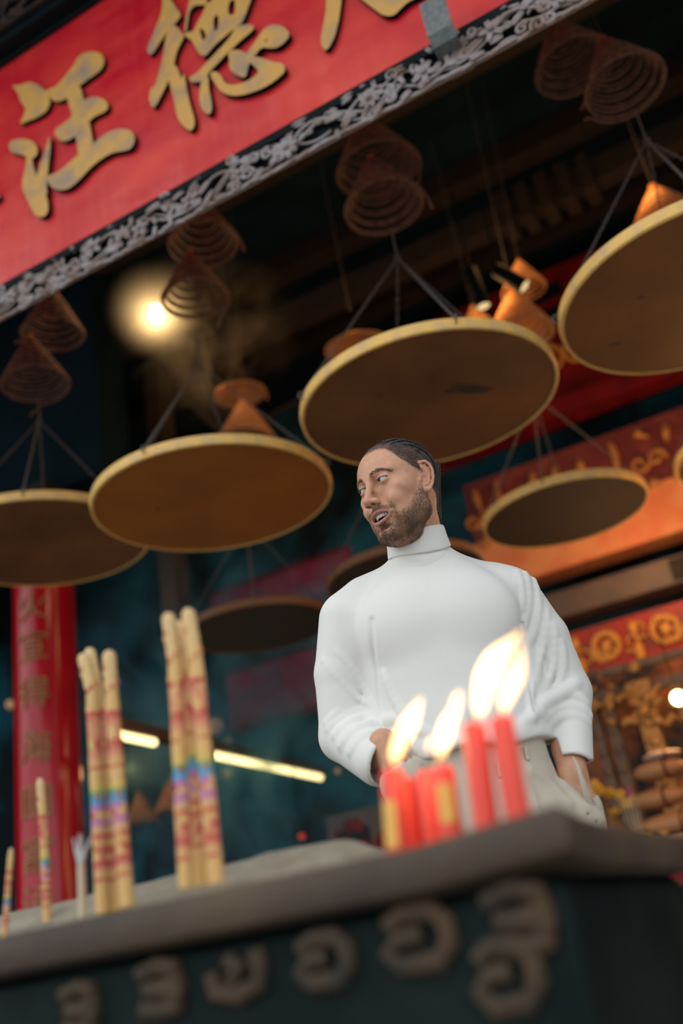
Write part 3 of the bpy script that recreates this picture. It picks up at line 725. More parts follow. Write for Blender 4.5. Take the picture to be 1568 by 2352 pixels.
M['bronze_relief'] = mat('worn_gilded_relief', (.105, .064, .038), .6, spec=.15, noise=((.035, .034, .028), 16, .35, .7))
M['ash'] = mat('incense_ash', (.34, .31, .24), .95, noise=((.26, .235, .18), 25, .35, .65), bump=.5, bscale=60)
M['wax'] = mat('red_wax', (.92, .085, .050), .4, sss=.5)
M['wick'] = mat('charred_wick', (.02, .015, .012), .9)
M['label_gold'] = mat('gold_paper', (.90, .50, .10), .4)
M['stick_white'] = mat('pale_bamboo', (.62, .52, .36), .8)
M['frayed'] = mat('grey_frayed_paper', (.50, .50, .50), .9)
M['lamp_black'] = mat('black_lamp_housing', (.004, .008, .010), .7, spec=.1)
M['glow_warm'] = emat('warm_lamp_glow', (1.0, .74, .38), 14)
M['glow_bulb'] = emat('warm_bulb_glow', (1.0, .78, .45), 60)
M['glow_tube'] = emat('yellow_fluorescent_glow', (1.0, .80, .34), 2.6)
M['fixture'] = mat('brown_lamp_rail', (.10, .055, .035), .6)
M['globe'] = mat('paper_globe', (.60, .38, .20), .8, emis=(1, .55, .28), es=.16)
M['dish'] = mat('orange_dish', (.55, .20, .05), .5)

def struct(o): o['kind'] = 'structure'; return o
# ---- shell
struct(MB().box((-12, -14, -.1), (9, 8.2, 0)).build('floor', M['stone'], smooth=False))
struct(MB().box((-9, 2.75, 5.9), (3.6, 8.2, 6.0)).build('ceiling', M['teal_dark'], smooth=False))
wall_teal = mat('painted_smoke_wall', (.003, .014, .022), .8, noise=((.02, .22, .32), 1.5, .42, .72))  # blue-teal blotches in the wall colour imitate smoke haze
struct(MB().box((-9, 7.6, 0), (3.6, 7.75, 5.9)).build('wall_back', wall_teal, smooth=False))
struct(MB().box((-9.15, 2.6, 0), (-9, 7.75, 5.9)).build('wall_left', M['teal_dark'], smooth=False))
struct(MB().box((3.6, 2.6, 0), (3.75, 7.75, 5.9)).build('wall_right', M['teal_dark'], smooth=False))
# eave above the board
mb = MB(); mb.box((-9, 1.25, 5.36), (3.6, 2.75, 5.55)); mb.box((-9, 2.25, 5.16), (3.6, 2.75, 5.36)); mb.box((-9, 2.5, 5.4), (3.6, 2.8, 6.0))
struct(mb.build('trim_1', M['black'], smooth=False))
for k, (y, z) in enumerate(((3.9, 5.68), (4.7, 5.72), (5.7, 5.72), (6.6, 5.70))):
    struct(MB().box((-9, y - .09, z), (3.6, y + .09, z + .20)).build('trim_%d' % (k + 4), M['wood_dark'], smooth=False))
# cross beams hanging lower, notched brackets
b = empty('ceiling_beam', (-1.2, 5.42, 5.02), 0, 'dark brown notched roof beam running behind the track spotlights', 'beam')
MB().box((-2.6, -.07, 0), (3.2, .07, .17)).build('beam', M['wood_dark'], b, smooth=False)
for i in range(5): MB().box((.2 + i * .14, -.10, -.06), (.28 + i * .14, .10, .22)).build('bracket', M['wood_dark'], b, smooth=False)
b = empty('lattice_strut', (0, 0, 0), 0, 'thin brown strut slanting behind the lone orange coil above the tray left of the man', 'strut')
p0 = aty(432, 925, 5.3); p1 = aty(520, 1000, 5.0); MB().tube([p0, p1], .028, 4).build('strut', M['wood_dark'], b)
MB().tube([aty(600, 965, 5.6), aty(760, 880, 5.6)], .02, 4).build('strut', M['wood_dark'], b)

# ---- the big signboard
SY = 2.5
x0, x1 = -4.2, 1.6; zb, zt = 3.545, 4.845
sg = empty('temple_signboard', (x0, SY, zb), 0, 'long red lacquered temple board with raised gold brush characters', 'signboard')
SO = np.array([x0, SY, zb])
MB().box((0, 0, 0), (x1 - x0, .08, zt - zb)).build('board', M['sign'], sg, smooth=False)
mb = MB(); mb.box((0, -.02, -.030), (x1 - x0, .08, 0)); mb.box((0, -.035, -.055), (x1 - x0, .08, -.036)); mb.box((0, -.02, zt - zb), (x1 - x0, .08, zt - zb + .02))
mb.build('frame', M['black'], sg, smooth=False)
def s3(sc, ox, oy):
    def f(u, v, d): p = aty(ox + u / sc, oy + v / sc, SY) - SO; return (p[0], -d, p[2])
    return f
def smooth_loop(l, n=1):
    for _ in range(n):
        q = []
        for i in range(len(l)):
            a, b = l[i], l[(i + 1) % len(l)]; q += [(a[0] * .75 + b[0] * .25, a[1] * .75 + b[1] * .25), (a[0] * .25 + b[0] * .75, a[1] * .25 + b[1] * .75)]
        l = q
    return l
def character(strokes, tf):
    mb = MB()
    for i, st in enumerate(strokes):
        lp, holes = (st if isinstance(st, tuple) else (st, []))
        mb.prism(smooth_loop(lp), [smooth_loop(h) for h in holes], tf, 0, .022 + i * .0004)
    o = mb.build('character', M['gold'], sg, smooth=False); me = o.data; me.materials.append(M['black'])
    for p in me.polygons: p.material_index = 0 if abs(p.normal.y) > .8 else 1
    return o
W1 = [[(150,905),(225,912),(330,872),(400,890),(460,930),(515,975),(555,1060),(545,1120),(510,1180),(440,1230),(340,1270),(235,1315),(265,1250),(303,1150),(250,1080),(215,980)],
 [(500,970),(560,942),(610,918),(650,880),(735,780),(800,690),(840,620),(900,580),(980,562),(1060,575),(1100,620),(1107,680),(1085,740),(1030,790),(940,850),(858,915),(780,960),(720,1045),(670,1070),(620,1080),(570,1060),(545,1020)],
 [(740,900),(858,905),(900,1065),(955,1285),(980,1420),(1005,1530),(900,1620),(838,1620),(830,1500),(808,1430),(800,1300),(770,1190),(745,1110),(720,1030)],
 [(860,1085),(950,1040),(1020,1030),(1090,1050),(1140,1085),(1152,1140),(1120,1185),(1060,1210),(1000,1240),(950,1290),(850,1330)],
 [(860,1180),(770,1235),(700,1300),(620,1350),(595,1395),(620,1440),(660,1480),(710,1490),(760,1470),(808,1435),(880,1390)],
 [(530,1840),(600,1820),(680,1770),(770,1690),(850,1620),(940,1560),(1000,1515),(1080,1440),(1170,1385),(1260,1360),(1350,1365),(1405,1400),(1427,1460),(1410,1530),(1370,1575),(1300,1590),(1200,1605),(1130,1640),(1040,1700),(950,1780),(870,1870),(790,1945),(720,1985),(640,1990),(570,1960),(525,1900)],
 [(130,1550),(135,1505),(170,1475),(250,1460),(320,1465),(380,1490),(415,1530),(432,1600),(410,1640),(370,1672),(315,1655),(290,1630),(220,1615),(160,1600)],
 [(312,1640),(370,1660),(385,1740),(415,1840),(450,1960),(500,2000),(535,2100),(540,2200),(510,2255),(450,2270),(400,2240),(355,2160),(310,2060),(275,1980),(268,1900),(290,1810),(310,1730)],
 [(415,1850),(450,1740),(500,1600),(530,1500),(558,1425),(562,1560),(545,1700),(530,1850),(520,1930),(530,2050),(460,2080),(425,1960)]]
character(W1, s3(4.48, 0, 0))
W2 = [[(205,-300),(205,0),(215,60),(195,190),(150,290),(110,400),(70,480),(65,530),(85,565),(120,560),(180,460),(255,345),(330,275),(395,190),(375,150),(320,70),(280,0),(260,-300)],
 [(255,340),(330,275),(375,320),(400,355),(425,375),(420,405),(350,540),(330,650),(285,790),(245,880),(200,970),(140,1085),(100,1060),(85,990),(90,930),(110,885),(145,870),(180,740),(215,600),(235,470)],
 [(290,640),(340,670),(370,720),(400,810),(425,740),(440,830),(460,950),(490,1070),(525,1180),(530,1250),(500,1310),(450,1290),(390,1230),(355,1160),(330,1020),(285,850),(265,780)],
 [(425,345),(448,345),(462,260),(475,150),(520,98),(560,88),(640,88),(650,0),(650,-200),(540,-200),(500,0),(470,60),(452,150)],
 ([(540,290),(575,220),(620,140),(640,60),(700,60),(700,-100),(850,-100),(1130,-100),(1090,0),(1060,80),(1020,190),(985,265),(945,290),(900,330),(800,410),(710,490),(625,600),(560,545),(520,470),(500,430),(430,385),(430,355),(520,345)],
  [[(575,320),(600,315),(650,390),(610,440),(595,400)], [(710,220),(750,170),(765,250),(750,330),(718,345),(712,260)], [(855,70),(915,15),(925,180),(855,190)]]),
 [(930,290),(1080,275),(1108,310),(1080,350),(980,430),(880,525),(840,560),(760,650),(680,725),(640,790),(580,835),(500,840),(468,795),(510,775),(560,740),(660,630),(790,500),(890,380)],
 [(600,770),(665,770),(665,900),(690,1000),(700,1080),(685,1150),(640,1145),(590,1080),(575,1010),(580,920),(590,850)],
 [(690,740),(740,735),(790,780),(820,840),(870,870),(970,860),(1080,810),(1160,745),(1115,690),(1065,650),(1060,610),(1110,590),(1200,610),(1290,645),(1385,655),(1415,720),(1370,780),(1250,870),(1120,930),(980,970),(870,970),(780,930),(730,850),(680,775)],
 [(850,555),(900,525),(960,530),(1040,560),(1070,580),(1110,590),(1070,650),(1050,690),(1030,790),(990,795),(910,755),(865,700),(870,620)],
 ([(1030,570),(1090,490),(1150,400),(1190,340),(1240,295),(1330,282),(1400,310),(1445,360),(1450,400),(1400,460),(1340,505),(1270,515),(1180,500),(1115,585),(1080,620)], [[(1232,415),(1240,425),(1218,462),(1208,455)]])]
character(W2, s3(4.2378, 330, 0))
W3 = [[(220,-350),(218,100),(200,220),(175,330),(168,400),(180,460),(210,490),(240,470),(290,380),(325,250),(345,120),(358,0),(400,-350)],
 [(470,-20),(560,55),(660,130),(720,175),(780,185),(830,175),(880,125),(940,65),(1030,20),(1090,0),(1090,-200),(700,-300),(470,-200)]]
character(W3, s3(3.92, 700, 0))
character([[(-300,380),(-80,425),(-20,438),(5,450),(9,462),(-15,478),(-80,500),(-300,540)]], s3(1, 0, 0))
# bent iron strap holding the board
pc = [aty(1028, 108, SY), ]
br = empty('iron_bracket', tuple(aty(1030, 100, SY - .02)), 0, 'bent grey iron strap hooked over the lower edge of the red board', 'bracket')
mb = MB(); wv = .045; prof = [(.10, -.055), (.0, -.060), (-.06, -.055), (-.085, -.02), (-.088, .05), (-.086, .135)]; th = .006
for i in range(len(prof) - 1):
    (ya, za), (yb, zb_) = prof[i], prof[i + 1]; n = Vector((0, zb_ - za, -(yb - ya))).normalized() * th
    mb.add([(-wv, ya, za), (wv, ya, za), (wv, yb, zb_), (-wv, yb, zb_), (-wv, ya + n.y, za + n.z), (wv, ya + n.y, za + n.z), (wv, yb + n.y, zb_ + n.z), (-wv, yb + n.y, zb_ + n.z)],
           [(0, 1, 2, 3), (7, 6, 5, 4), (0, 4, 5, 1), (1, 5, 6, 2), (2, 6, 7, 3), (3, 7, 4, 0)])
mb.build('strap', M['iron'], br, smooth=False)

# ---- carved friezes
def frieze(name, xa, xb, z0, z1, y, m, seed, dense=1.0):
    r = random.Random(seed); mb = MB(); H = z1 - z0
    def leaf(c, ang, L, w):
        d = Vector((math.cos(ang), 0, math.sin(ang))); n = Vector((-math.sin(ang), 0, math.cos(ang)))
        for sgn in (-1, 1):
            R = Matrix((d, Vector((0, 1, 0)), n)).transposed() @ Matrix.Rotation(sgn * .5, 3, 'X')
            mb.blob(Vector(c) + n * sgn * w * .35, (L, w * .45, w * .62), R, 8, 5)
    def scroll(c, rad, dr, a0, turns=1.3, th=.0078):
        pts = []
        for i in range(18):
            t = i / 17; a = a0 + dr * t * turns * 2 * PI; q = rad * (1 - .78 * t); pts.append((c[0] + q * math.cos(a), c[1], c[2] + q * math.sin(a)))
        mb.tube(pts, [th * (1 - .35 * i / 17) for i in range(18)], 6)
    def flower(c, rad):
        n = r.choice([5, 6, 8]); a0 = r.random() * 6
        for k in range(n):
            a = a0 + 2 * PI * k / n; leaf((c[0] + rad * .55 * math.cos(a), c[1], c[2] + rad * .55 * math.sin(a)), a, rad * .52, rad * .26)
        mb.blob((c[0], c[1] - .010, c[2]), (rad * .25, rad * .22, rad * .25), None, 8, 5)
    def vine(xa, L, amp, ph, th):
        pts = []
        for i in range(24):
            t = i / 23; pts.append((xa + L * t, y - .012 - .006 * math.sin(9 * t), z0 + H * .5 + amp * math.sin(ph + t * L / H * 2.3)))
        mb.tube(pts, th, 6)
    x = xa
    while x < xb:
        vine(x, .55, H * .30, r.random() * 6, .0065); vine(x + .1, .45, H * .33, r.random() * 6, .005); x += .30
    n = int((xb - xa) / .044 * dense)
    for i in range(n):
        cx = xa + (xb - xa) * (i + r.random()) / n
        for band in range(3):
            cz = z0 + H * ((band + .5) / 3) + r.uniform(-.12, .12) * H; k = r.random(); cy = y - .010 - r.random() * .014
            if k < .50: leaf((cx + r.uniform(-.01, .01), cy, cz), r.uniform(-.6, .9) + (PI if r.random() < .3 else 0), r.uniform(.024, .044), r.uniform(.010, .018))
            elif k < .72: scroll((cx, cy, cz), r.uniform(.018, .032), r.choice([-1, 1]), r.random() * 6)
            elif k < .82: leaf((cx, cy - .004, cz), r.uniform(1.0, 2.2), .022, .010)
    for i in range(int((xb - xa) / .24)):
        cx = xa + .24 * i + r.uniform(0, .12); flower((cx, y - .026, z0 + H * r.uniform(.35, .62)), r.uniform(.034, .050))
    for i in range(int((xb - xa) / .05)):       # wavy lower lip
        cx = xa + .05 * (i + .5); leaf((cx, y - .012, z0 + .006 + r.uniform(-.006, .004)), r.uniform(-.25, .25), .034, .009)
    mb.box((xa, y - .010, z1 - .010), (xb, y + .01, z1)); mb.box((xa, y - .006, z0 + .004), (xb, y + .006, z0 + .010))
    o = mb.build(name, m, sharp=50); struct(o); return o
frieze('trim_2', -3.3, .75, 3.365, 3.515, 2.49, M['carve'], 11, 1.0)
struct(MB().box((-4.2, 2.497, 3.385), (1.6, 2.512, 3.52)).build('trim_8', M['black'], smooth=False))  # black sheet behind the carving, standing for the dark of its gaps
frieze('trim_3', -3.0, -1.6, 4.93, 5.13, 2.40, M['carve_dark'], 5, .8)
struct(MB().box((-4.2, 2.42, 4.88), (1.6, 2.6, 5.16)).build('trim_9', M['black'], smooth=False))

# ---- hanging offering trays
def chain_mesh():
    mb = MB(); n = 44
    for i in range(n):
        c = Vector((0, 0, (i + .5) / n)); pts = []
        for k in range(8):
            a = 2 * PI * k / 8; u = .0050 * math.cos(a); w = .016 * math.sin(a)
            pts.append(c + (Vector((u, 0, w)) if i % 2 else Vector((0, u, w))))
        mb.tube(pts, .0016, 5, closed=True)
    return mb.build('chain', M['chain'])
def make_tray(under, first=True):
    root = empty('offering_tray')
    mb = MB(); mb.lathe([(0.0001, 0), (.492, 0), (.494, .012), (.0001, .012)], n=96); mb.build('tray_base', under, root)
    mb = MB(); mb.lathe([(.490, -.004), (.497, -.006), (.503, -.002), (.506, .020), (.502, .040), (.496, .042), (.490, .038), (.489, .012)], n=96, close=True); mb.build('rim', M['rim'], root)
    apex = Vector((0, 0, .74))
    for k, a in enumerate((math.radians(205), math.radians(285), math.radians(20), math.radians(110))):
        e = Vector((.512 * math.cos(a), .512 * math.sin(a), .028)); d = apex - e
        ch = chain_mesh(); ch.parent = root; ch.location = e; ch.rotation_euler = Vector((0, 0, 1)).rotation_difference(d).to_euler(); ch.scale = (1, 1, d.length)
        mb = MB(); mb.tube([e + Vector((0, 0, 0)) + (Vector((math.cos(a), math.sin(a), 0)) * .012 * math.cos(q) + Vector((0, 0, 1)) * .016 * math.sin(q)) for q in [2 * PI * i / 12 for i in range(12)]], .0028, 6, closed=True); mi = Matrix.LocRotScale(ch.location, ch.rotation_euler, ch.scale).inverted(); mb.v = [tuple(mi @ Vector(v)) for v in mb.v]; mb.build('hook', M['chain'], ch)
    mb = MB(); mb.tube([apex, apex + Vector((0, 0, .16))], .004, 6); mb.tube([apex + Vector((.012 * math.cos(q), 0, .012 * math.sin(q))) for q in [2 * PI * i / 12 for i in range(12)]], .003, 6, closed=True); mb.build('hanger', M['chain'], root)
    return root
tray0 = make_tray(M['tray_under'])
TR = [(-2.200, 3.395, 2.71, 'round yellow-rimmed hanging tray left of the man with lone orange coil behind its rim', 0, -10, 1.07),
      (-1.085, 3.315, 2.71, 'largest round hanging tray directly above the mans head, dark scorch mark underneath', 1, 20, 1.03),
      (-3.31, 3.49, 2.90, 'brown round hanging tray cut by the left picture edge above the red column', 1, 20, 1.07),
      (.005, 3.33, 2.72, 'big round hanging tray cut by the right picture edge with orange coil peeping over', 1, -5, 1.03),
      (-.994, 4.865, 2.71, 'small dark-bottomed hanging tray over the mans left shoulder', 2, -12, .86),
      (.04, 4.93, 2.72, 'small hanging tray cut by the right picture edge, beyond the red beam', 2, -5, .90),
      (-1.99, 4.98, 2.70, 'dim smoky hanging tray half hidden behind the mans neck', 3, 30, .90),
      (-3.02, 5.02, 2.70, 'dim smoky hanging tray between the tall incense and the mans shoulder', 3, 15, .90)]
mark = mat('scorch_mark', (.030, .026, .018), .7, noise=((.075, .045, .022), 12, .45, .7))
for i, (x, y, z, lab, dk, rz, sc_) in enumerate(TR):
    t = tray0 if i == 0 else copy_tree(tray0)
    t.location = (x, y, z); t.rotation_euler = (0, 0, math.radians(rz)); tag(t, lab, 'tray', 'hanging incense trays')
    t.scale = (sc_, sc_, 1)
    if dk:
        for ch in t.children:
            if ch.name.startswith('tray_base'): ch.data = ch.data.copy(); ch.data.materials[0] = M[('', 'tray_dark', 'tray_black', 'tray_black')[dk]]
            if dk == 3 and ch.name.startswith('rim'): ch.data = ch.data.copy(); ch.data.materials[0] = M['rim_shaded']
    if i in (0, 1, 3):
        px, py, rx, ry = {0: (362, 1170, .012, .008), 1: (1072, 893, .088, .040), 3: (1413, 790, .022, .006)}[i]
        p = atz(px, py, z); mb = MB(); L = [((rx * (1 + .25 * math.sin(3 * a + i))) * math.cos(a), (ry * (1 + .3 * math.sin(2 * a + 1))) * math.sin(a)) for a in [2 * PI * k / 20 for k in range(20)]]
        c_, s_n = math.cos(math.radians(20)), math.sin(math.radians(20))
        lr = (Matrix.Translation(t.location) @ Matrix.Rotation(t.rotation_euler.z, 4, 'Z') @ Matrix.Diagonal((sc_, sc_, 1, 1))).inverted() @ Vector(tuple(p))
        mb.prism(L, [], lambda u, v, d: (lr.x + u * c_ - v * s_n, lr.y + u * s_n + v * c_, -d), .0002, .0012); o = mb.build('scorch', mark, t, smooth=False)

# ---- incense coils
def coil(name, R, H, turns, wire, m, parent=None, tail=.05):
    mb = MB(); pts = []; n = int(turns * 28)
    for i in range(n + 1):
        t = i / n; a = 2 * PI * turns * t; r = .012 + (R - .012) * t ** .92
        sag = .010 * math.sin(a * .5) * t; pts.append((r * math.cos(a), r * math.sin(a), H * (1 - t) + sag))
    if tail: pts += [(R * 1.03, R * .22 * 1, -tail * .3), (R * 1.02, R * .42, -tail)]
    mb.tube(pts, wire, 6); return mb.build(name, m, parent)
def make_coil(m, R, H, turns=13, wire=.0062):
    root = empty('incense_coil'); coil('spiral', R, H, turns, wire, m, root)
    mb = MB(); mb.tube([(0, 0, H - .02), (0, 0, H + 1.75)], .0012, 5); mb.build('wire', M['chain'], root)
    mb = MB(); mb.lathe([(.0001, H + .022), (.014, H + .018), (.016, H), (.010, H - .012)], n=12); mb.build('cap', M['dish'], root)
    return root
c0 = make_coil(M['coil'], .178, .31, 15); c1 = make_coil(M['coil_lit'], .165, .26, 17, .0072)
CL = [(-1.068, 3.24, 3.655, 0, 0, 1.0, 'brown conical incense coil hanging in the middle just under the carved frieze'),
      (-1.10, 3.36, 3.98, 0, 40, 1.1, 'brown incense coil half hidden by the frieze, above the middle coil'),
      (-2.08, 3.24, 3.67, 0, 70, .92, 'dim brown incense coil beside the glowing bulb'),
      (-2.06, 3.34, 4.06, 0, 10, 1.0, 'shadowy incense coil peeping below the frieze above the bulb'),
      (-3.095, 3.24, 3.64, 0, 120, .98, 'brown incense coil at the left picture edge, lower of the two there'),
      (-3.06, 3.34, 3.99, 0, 200, .95, 'brown incense coil at the left picture edge, tucked under the frieze'),
      (.0, 3.24, 3.66, 0, 160, .92, 'wide brown incense coil hanging alone in the upper right corner'),
      (-.16, 3.36, 3.99, 0, 80, .95, 'nearly black incense coil at the top right under the frieze end'),
      (-2.85, 4.86, 3.90, 1, 0, 1.12, 'orange lit incense cone standing behind the tray left of the man'),
      (-2.88, 4.90, 4.28, 2, 30, 1.05, 'small orange crescent of coil above the lone orange cone left of the man'),
      (-1.99, 4.90, 4.24, 2, 60, 1.25, 'orange coil edge showing over the left rim of the largest tray'),
      (-.97, 4.86, 3.83, 1, 90, 1.15, 'orange lit incense cone below the two black spotlights'),
      (-.90, 4.95, 4.17, 1, 200, .80, 'orange coil behind the right black spotlight, upper of the two there'),
      (-1.24, 5.02, 4.06, 1, 250, .75, 'orange coil behind the left black spotlight'),
      (-.04, 4.90, 3.93, 1, 30, 1.9, 'lamplit orange coil over the rim of the tray at the right picture edge'),
      (-4.72, 6.3, 2.02, 1, 10, .95, 'small orange coil seen low between the two bundles of tall incense'),
      (-5.12, 6.4, 2.02, 1, 50, .85, 'small dim orange coil low beside the left bundle of tall incense')]
for i, (x, y, z, k, rz, sc, lab) in enumerate(CL):
    src = c0 if k == 0 else c1; used = src.get('label') is not None
    c = copy_tree(src) if used else src
    c.location = (x, y, z); c.rotation_euler = (math.radians(random.uniform(-4, 4)), math.radians(random.uniform(-4, 4)), math.radians(rz)); c.scale = (sc, sc, sc * (.35 if k == 2 else 1)); tag(c, lab, 'incense coil', 'hanging incense coils')
    if k == 2:
        for ch in c.children:
            if ch.name.startswith('wire'): ch.scale = (1, 1, 2.6)

# ---- lamps, plus added lights without fixtures
def point(loc, e, col, r=.03, name='point_light'):
    l = bpy.data.lights.new(name, 'POINT'); l.energy = e; l.color = col; l.shadow_soft_size = r; o = bpy.data.objects.new(name, l); COL.objects.link(o); o.location = loc; return o
def spot(loc, tgt, e, col, ang=60, r=.03):
    l = bpy.data.lights.new('spot_light', 'SPOT'); l.energy = e; l.color = col; l.spot_size = math.radians(ang); l.spot_blend = .5; l.shadow_soft_size = r
    o = bpy.data.objects.new('spot_light', l); COL.objects.link(o); o.location = loc; o.rotation_euler = (Vector(tgt) - Vector(loc)).to_track_quat('-Z', 'Y').to_euler(); return o
bp_ = aty(357, 712, 3.62)
b = empty('bare_bulb', tuple(bp_), 0, 'bare glowing light bulb hanging beside a dim incense coil', 'bulb')
MB().blob((0, 0, 0), .027, None, 16, 10).build('glass', M['glow_bulb'], b); MB().lathe([(.012, .018), (.014, .045), (.010, .06)], n=12).build('socket', M['lamp_black'], b)
MB().tube([(0, 0, .05), (0, .02, .6), (0, .03, 2.25)], .003, 5).build('cord', M['lamp_black'], b)
point(tuple(bp_ + [0, 0, -.045]), 8, (1, .72, .4), .03)
for k, (pa, pb, lab) in enumerate((((1080, 625), (1110, 704), 'black cylindrical spotlight pointing down, left one of the pair'), ((1143, 622), (1205, 658), 'black cylindrical spotlight turned sideways, right one of the pair'))):
    a = aty(*pa, 4.55); c = aty(*pb, 4.575 if k else 4.56); d = Vector(c - a).normalized()
    t = empty('track_spotlight', tuple(a), 0, lab, 'spotlight', 'track spotlights'); R = Vector((0, 0, 1)).rotation_difference(d).to_matrix(); L = Vector(c - a).length
    def q(mb): mb.v = [tuple(R @ Vector(v)) for v in mb.v]; return mb
    q(MB().lathe([(.0001, -.02), (.034, -.02), (.040, -.01), (.043, L), (.040, L + .004), (.038, L - .012)], n=28)).build('housing', M['lamp_black'], t)
    q(MB().lathe([(.0001, L - .004), (.038, L - .004), (.038, L - .008), (.0001, L - .008)], n=28)).build('lens', emat('spot_lens_glow', (1.0, .70, .34), .95), t)
    MB().tube([(0, 0, .02), (0, .02, .12), (0, .05, .62)], .008, 6).build('arm', M['lamp_black'], t)
    spot(tuple(Vector(c) + d * .02), tuple(Vector(c) + d), 26, (1, .60, .25), 95)
for (px, py, e) in ((545, 900, 6.5), (1480, 470, 8), (850, 760, 5), (1165, 745, 6), (1200, 610, 3)):
    p = aty(px, py, 4.9); point((p[0] - .05, p[1] - .24, p[2] + .06), e, (1, .50, .17), .05)  # added point lights without fixtures, brightening the coils
point((-4.85, 5.95, 2.35), 2.5, (1, .45, .15), .05)  # added light without a fixture, brightening the two low coils
def tubes():
    z = CAMZ + 1.5
    t = empty('fluorescent_rail', (-3.905, 4.62, z), .052, 'long brown lamp rail with three yellow fluorescent tubes behind the incense', 'lamp')
    MB().box((-.045, .0, .02), (.045, 2.82, .09)).build('rail', M['fixture'], t, smooth=False)
    for (a, b_) in ((.04, .42), (1.14, 1.77), (1.82, 2.74)):
        MB().tube([(0.03, a, -.012), (.03, b_, -.012)], .026, 12).build('tube', M['glow_tube'], t)
tubes()
for px, py, Y, r, lab, mt in ((495, 1667, 6.2, .062, 'round beige paper lantern beside the taller incense bundle', 'globe'), (521, 1777, 6.2, .034, 'small beige ball lamp just under the fluorescent rail', 'globe'), (523, 1702, 6.4, .030, 'tiny brown ball lamp right of the beige paper lantern', 'globe'),
                               (24, 1618, 6.0, .040, 'small orange ball lamp left of the red column', 'globe'), (775, 1771, 6.4, .022, 'tiny brown ball lamp under the mans elbow', 'globe'), (693, 1921, 6.4, .024, 'small red ball lamp low in the dark left of the candles', 'redglobe')):
    if 'redglobe' not in M: M['redglobe'] = mat('red_glass_globe', (.5, .03, .02), .4, emis=(1, .08, .04), es=.3)
    p = aty(px, py, Y); t = empty('ball_lamp', tuple(p), 0, lab, 'lamp', 'small ball lamps'); MB().blob((0, 0, 0), r, None, 20, 12).build('globe', M[mt], t); MB().lathe([(r * .3, r * .92), (r * .3, r * 1.2), (r * .1, r * 1.25)], n=12).build('cap', M['lamp_black'], t)
    MB().tube([(0, 0, r), (0, 0, r + 1.2)], .004, 5).build('cord', M['lamp_black'], t)

# ---- red column with gold couplet
cx_, cy_, cr = -4.60, 4.85, .205
cl = empty('red_column', (cx_, cy_, 0), 0, 'round red lacquered column with a vertical line of gold characters', 'column')
ctop = aty(80, 1225, 4.85)[2]
MB().lathe([(cr, 0), (cr, ctop)], n=72).build('shaft', M['column'], cl); MB().box((-.34, -.34, ctop), (.34, .34, ctop + .16)).build('capital', M['wood_dark'], cl, smooth=False)
struct(MB().box((-9, 4.7, ctop + .16), (-3.9, 5.0, 5.75)).build('trim_11', M['teal_dark'], smooth=False)); MB().lathe([(cr * 1.5, 0), (cr * 1.55, .12), (cr * 1.25, .26), (cr * 1.02, .30)], n=48).build('plinth', M['stone'], cl)
camang = math.atan2(-cy_, -cx_)
for ch, py in zip('火宣得海國富泳', (1388, 1480, 1588, 1712, 1838, 1962, 2075)):
    d = ray(82, py); zc = CAMZ + d[2] * (math.hypot(cx_, cy_) - .2) / math.hypot(d[0], d[1])
    cu = bpy.data.curves.new('t', 'FONT'); cu.body = ch; cu.size = .22; cu.align_x = 'CENTER'; cu.align_y = 'CENTER'; cu.extrude = .006; cu.resolution_u = 3
    o = bpy.data.objects.new('t', cu); COL.objects.link(o); dg = bpy.context.evaluated_depsgraph_get(); me = bpy.data.meshes.new_from_object(o.evaluated_get(dg)); bpy.data.objects.remove(o)
    bm = bmesh.new(); bm.from_mesh(me); bmesh.ops.subdivide_edges(bm, edges=[e for e in bm.edges if e.calc_length() > .03], cuts=4); 
    for v in bm.verts:
        a = camang - math.radians(22) + v.co.x / cr; rr = cr + .005 + v.co.z; h = zc + v.co.y - .02; v.co = (rr * math.cos(a), rr * math.sin(a), h)
    bm.to_mesh(me); bm.free(); me.materials.clear(); me.materials.append(M['gold_dull']); o = bpy.data.objects.new('character', me); COL.objects.link(o); o.parent = cl
struct(MB().box((-4.62, 6.2, 0), (-4.46, 6.38, 5.9)).build('trim_10', M['brown_board'], smooth=False))

# ---- beams and panels at the back
BYW = 7.0
def zw(px, py): return aty(px, py, BYW)[2]
def swirl(mb, c, r, k, th=.02):
    for dr in (1, -1):
        mb.tube([(c[0] + dr * r * .9 + r * (1 - .8 * t) * math.cos(k + dr * 7 * t), c[1] - .02, c[2] + r * (1 - .8 * t) * math.sin(k + dr * 7 * t)) for t in [i / 15 for i in range(16)]], [th * (1 - .4 * i / 15) for i in range(16)], 6)
rb = empty('red_upper_beam', (-2.4, BYW, 4.35), 0, 'high red painted beam with gold scrolls, seen between the two biggest trays', 'beam')
MB().box((0, 0, .18), (5.8, .2, 1.35)).build('panel', M['red_paint'], rb, smooth=False); MB().box((0, -.10, -.02), (5.8, .1, .13)).build('rail', M['red_paint'], rb, smooth=False)
mb = MB()
for i in range(11): swirl(mb, (.25 + i * .52, 0, .52), .14, i * .8)
mb.build('scrollwork', M['gold_bright'], rb)
mb = MB()
for i in range(9):
    for j in range(2): mb.box((.5 + i * .6, -.02, .85 + j * .22), (.82 + i * .6, 0, .98 + j * .22))
mb.build('dark_fretwork', M['black'], rb, smooth=False)
M['maroon_paint'] = mat('faded_maroon_paint', (.16, .022, .024), .5, noise=((.26, .055, .035), 6, .45, .7))
ob = empty('orange_beam', (-2.15, BYW - .1, 3.15), 0, 'broad orange-red beam with gilded hanging ornaments behind the small trays', 'beam')
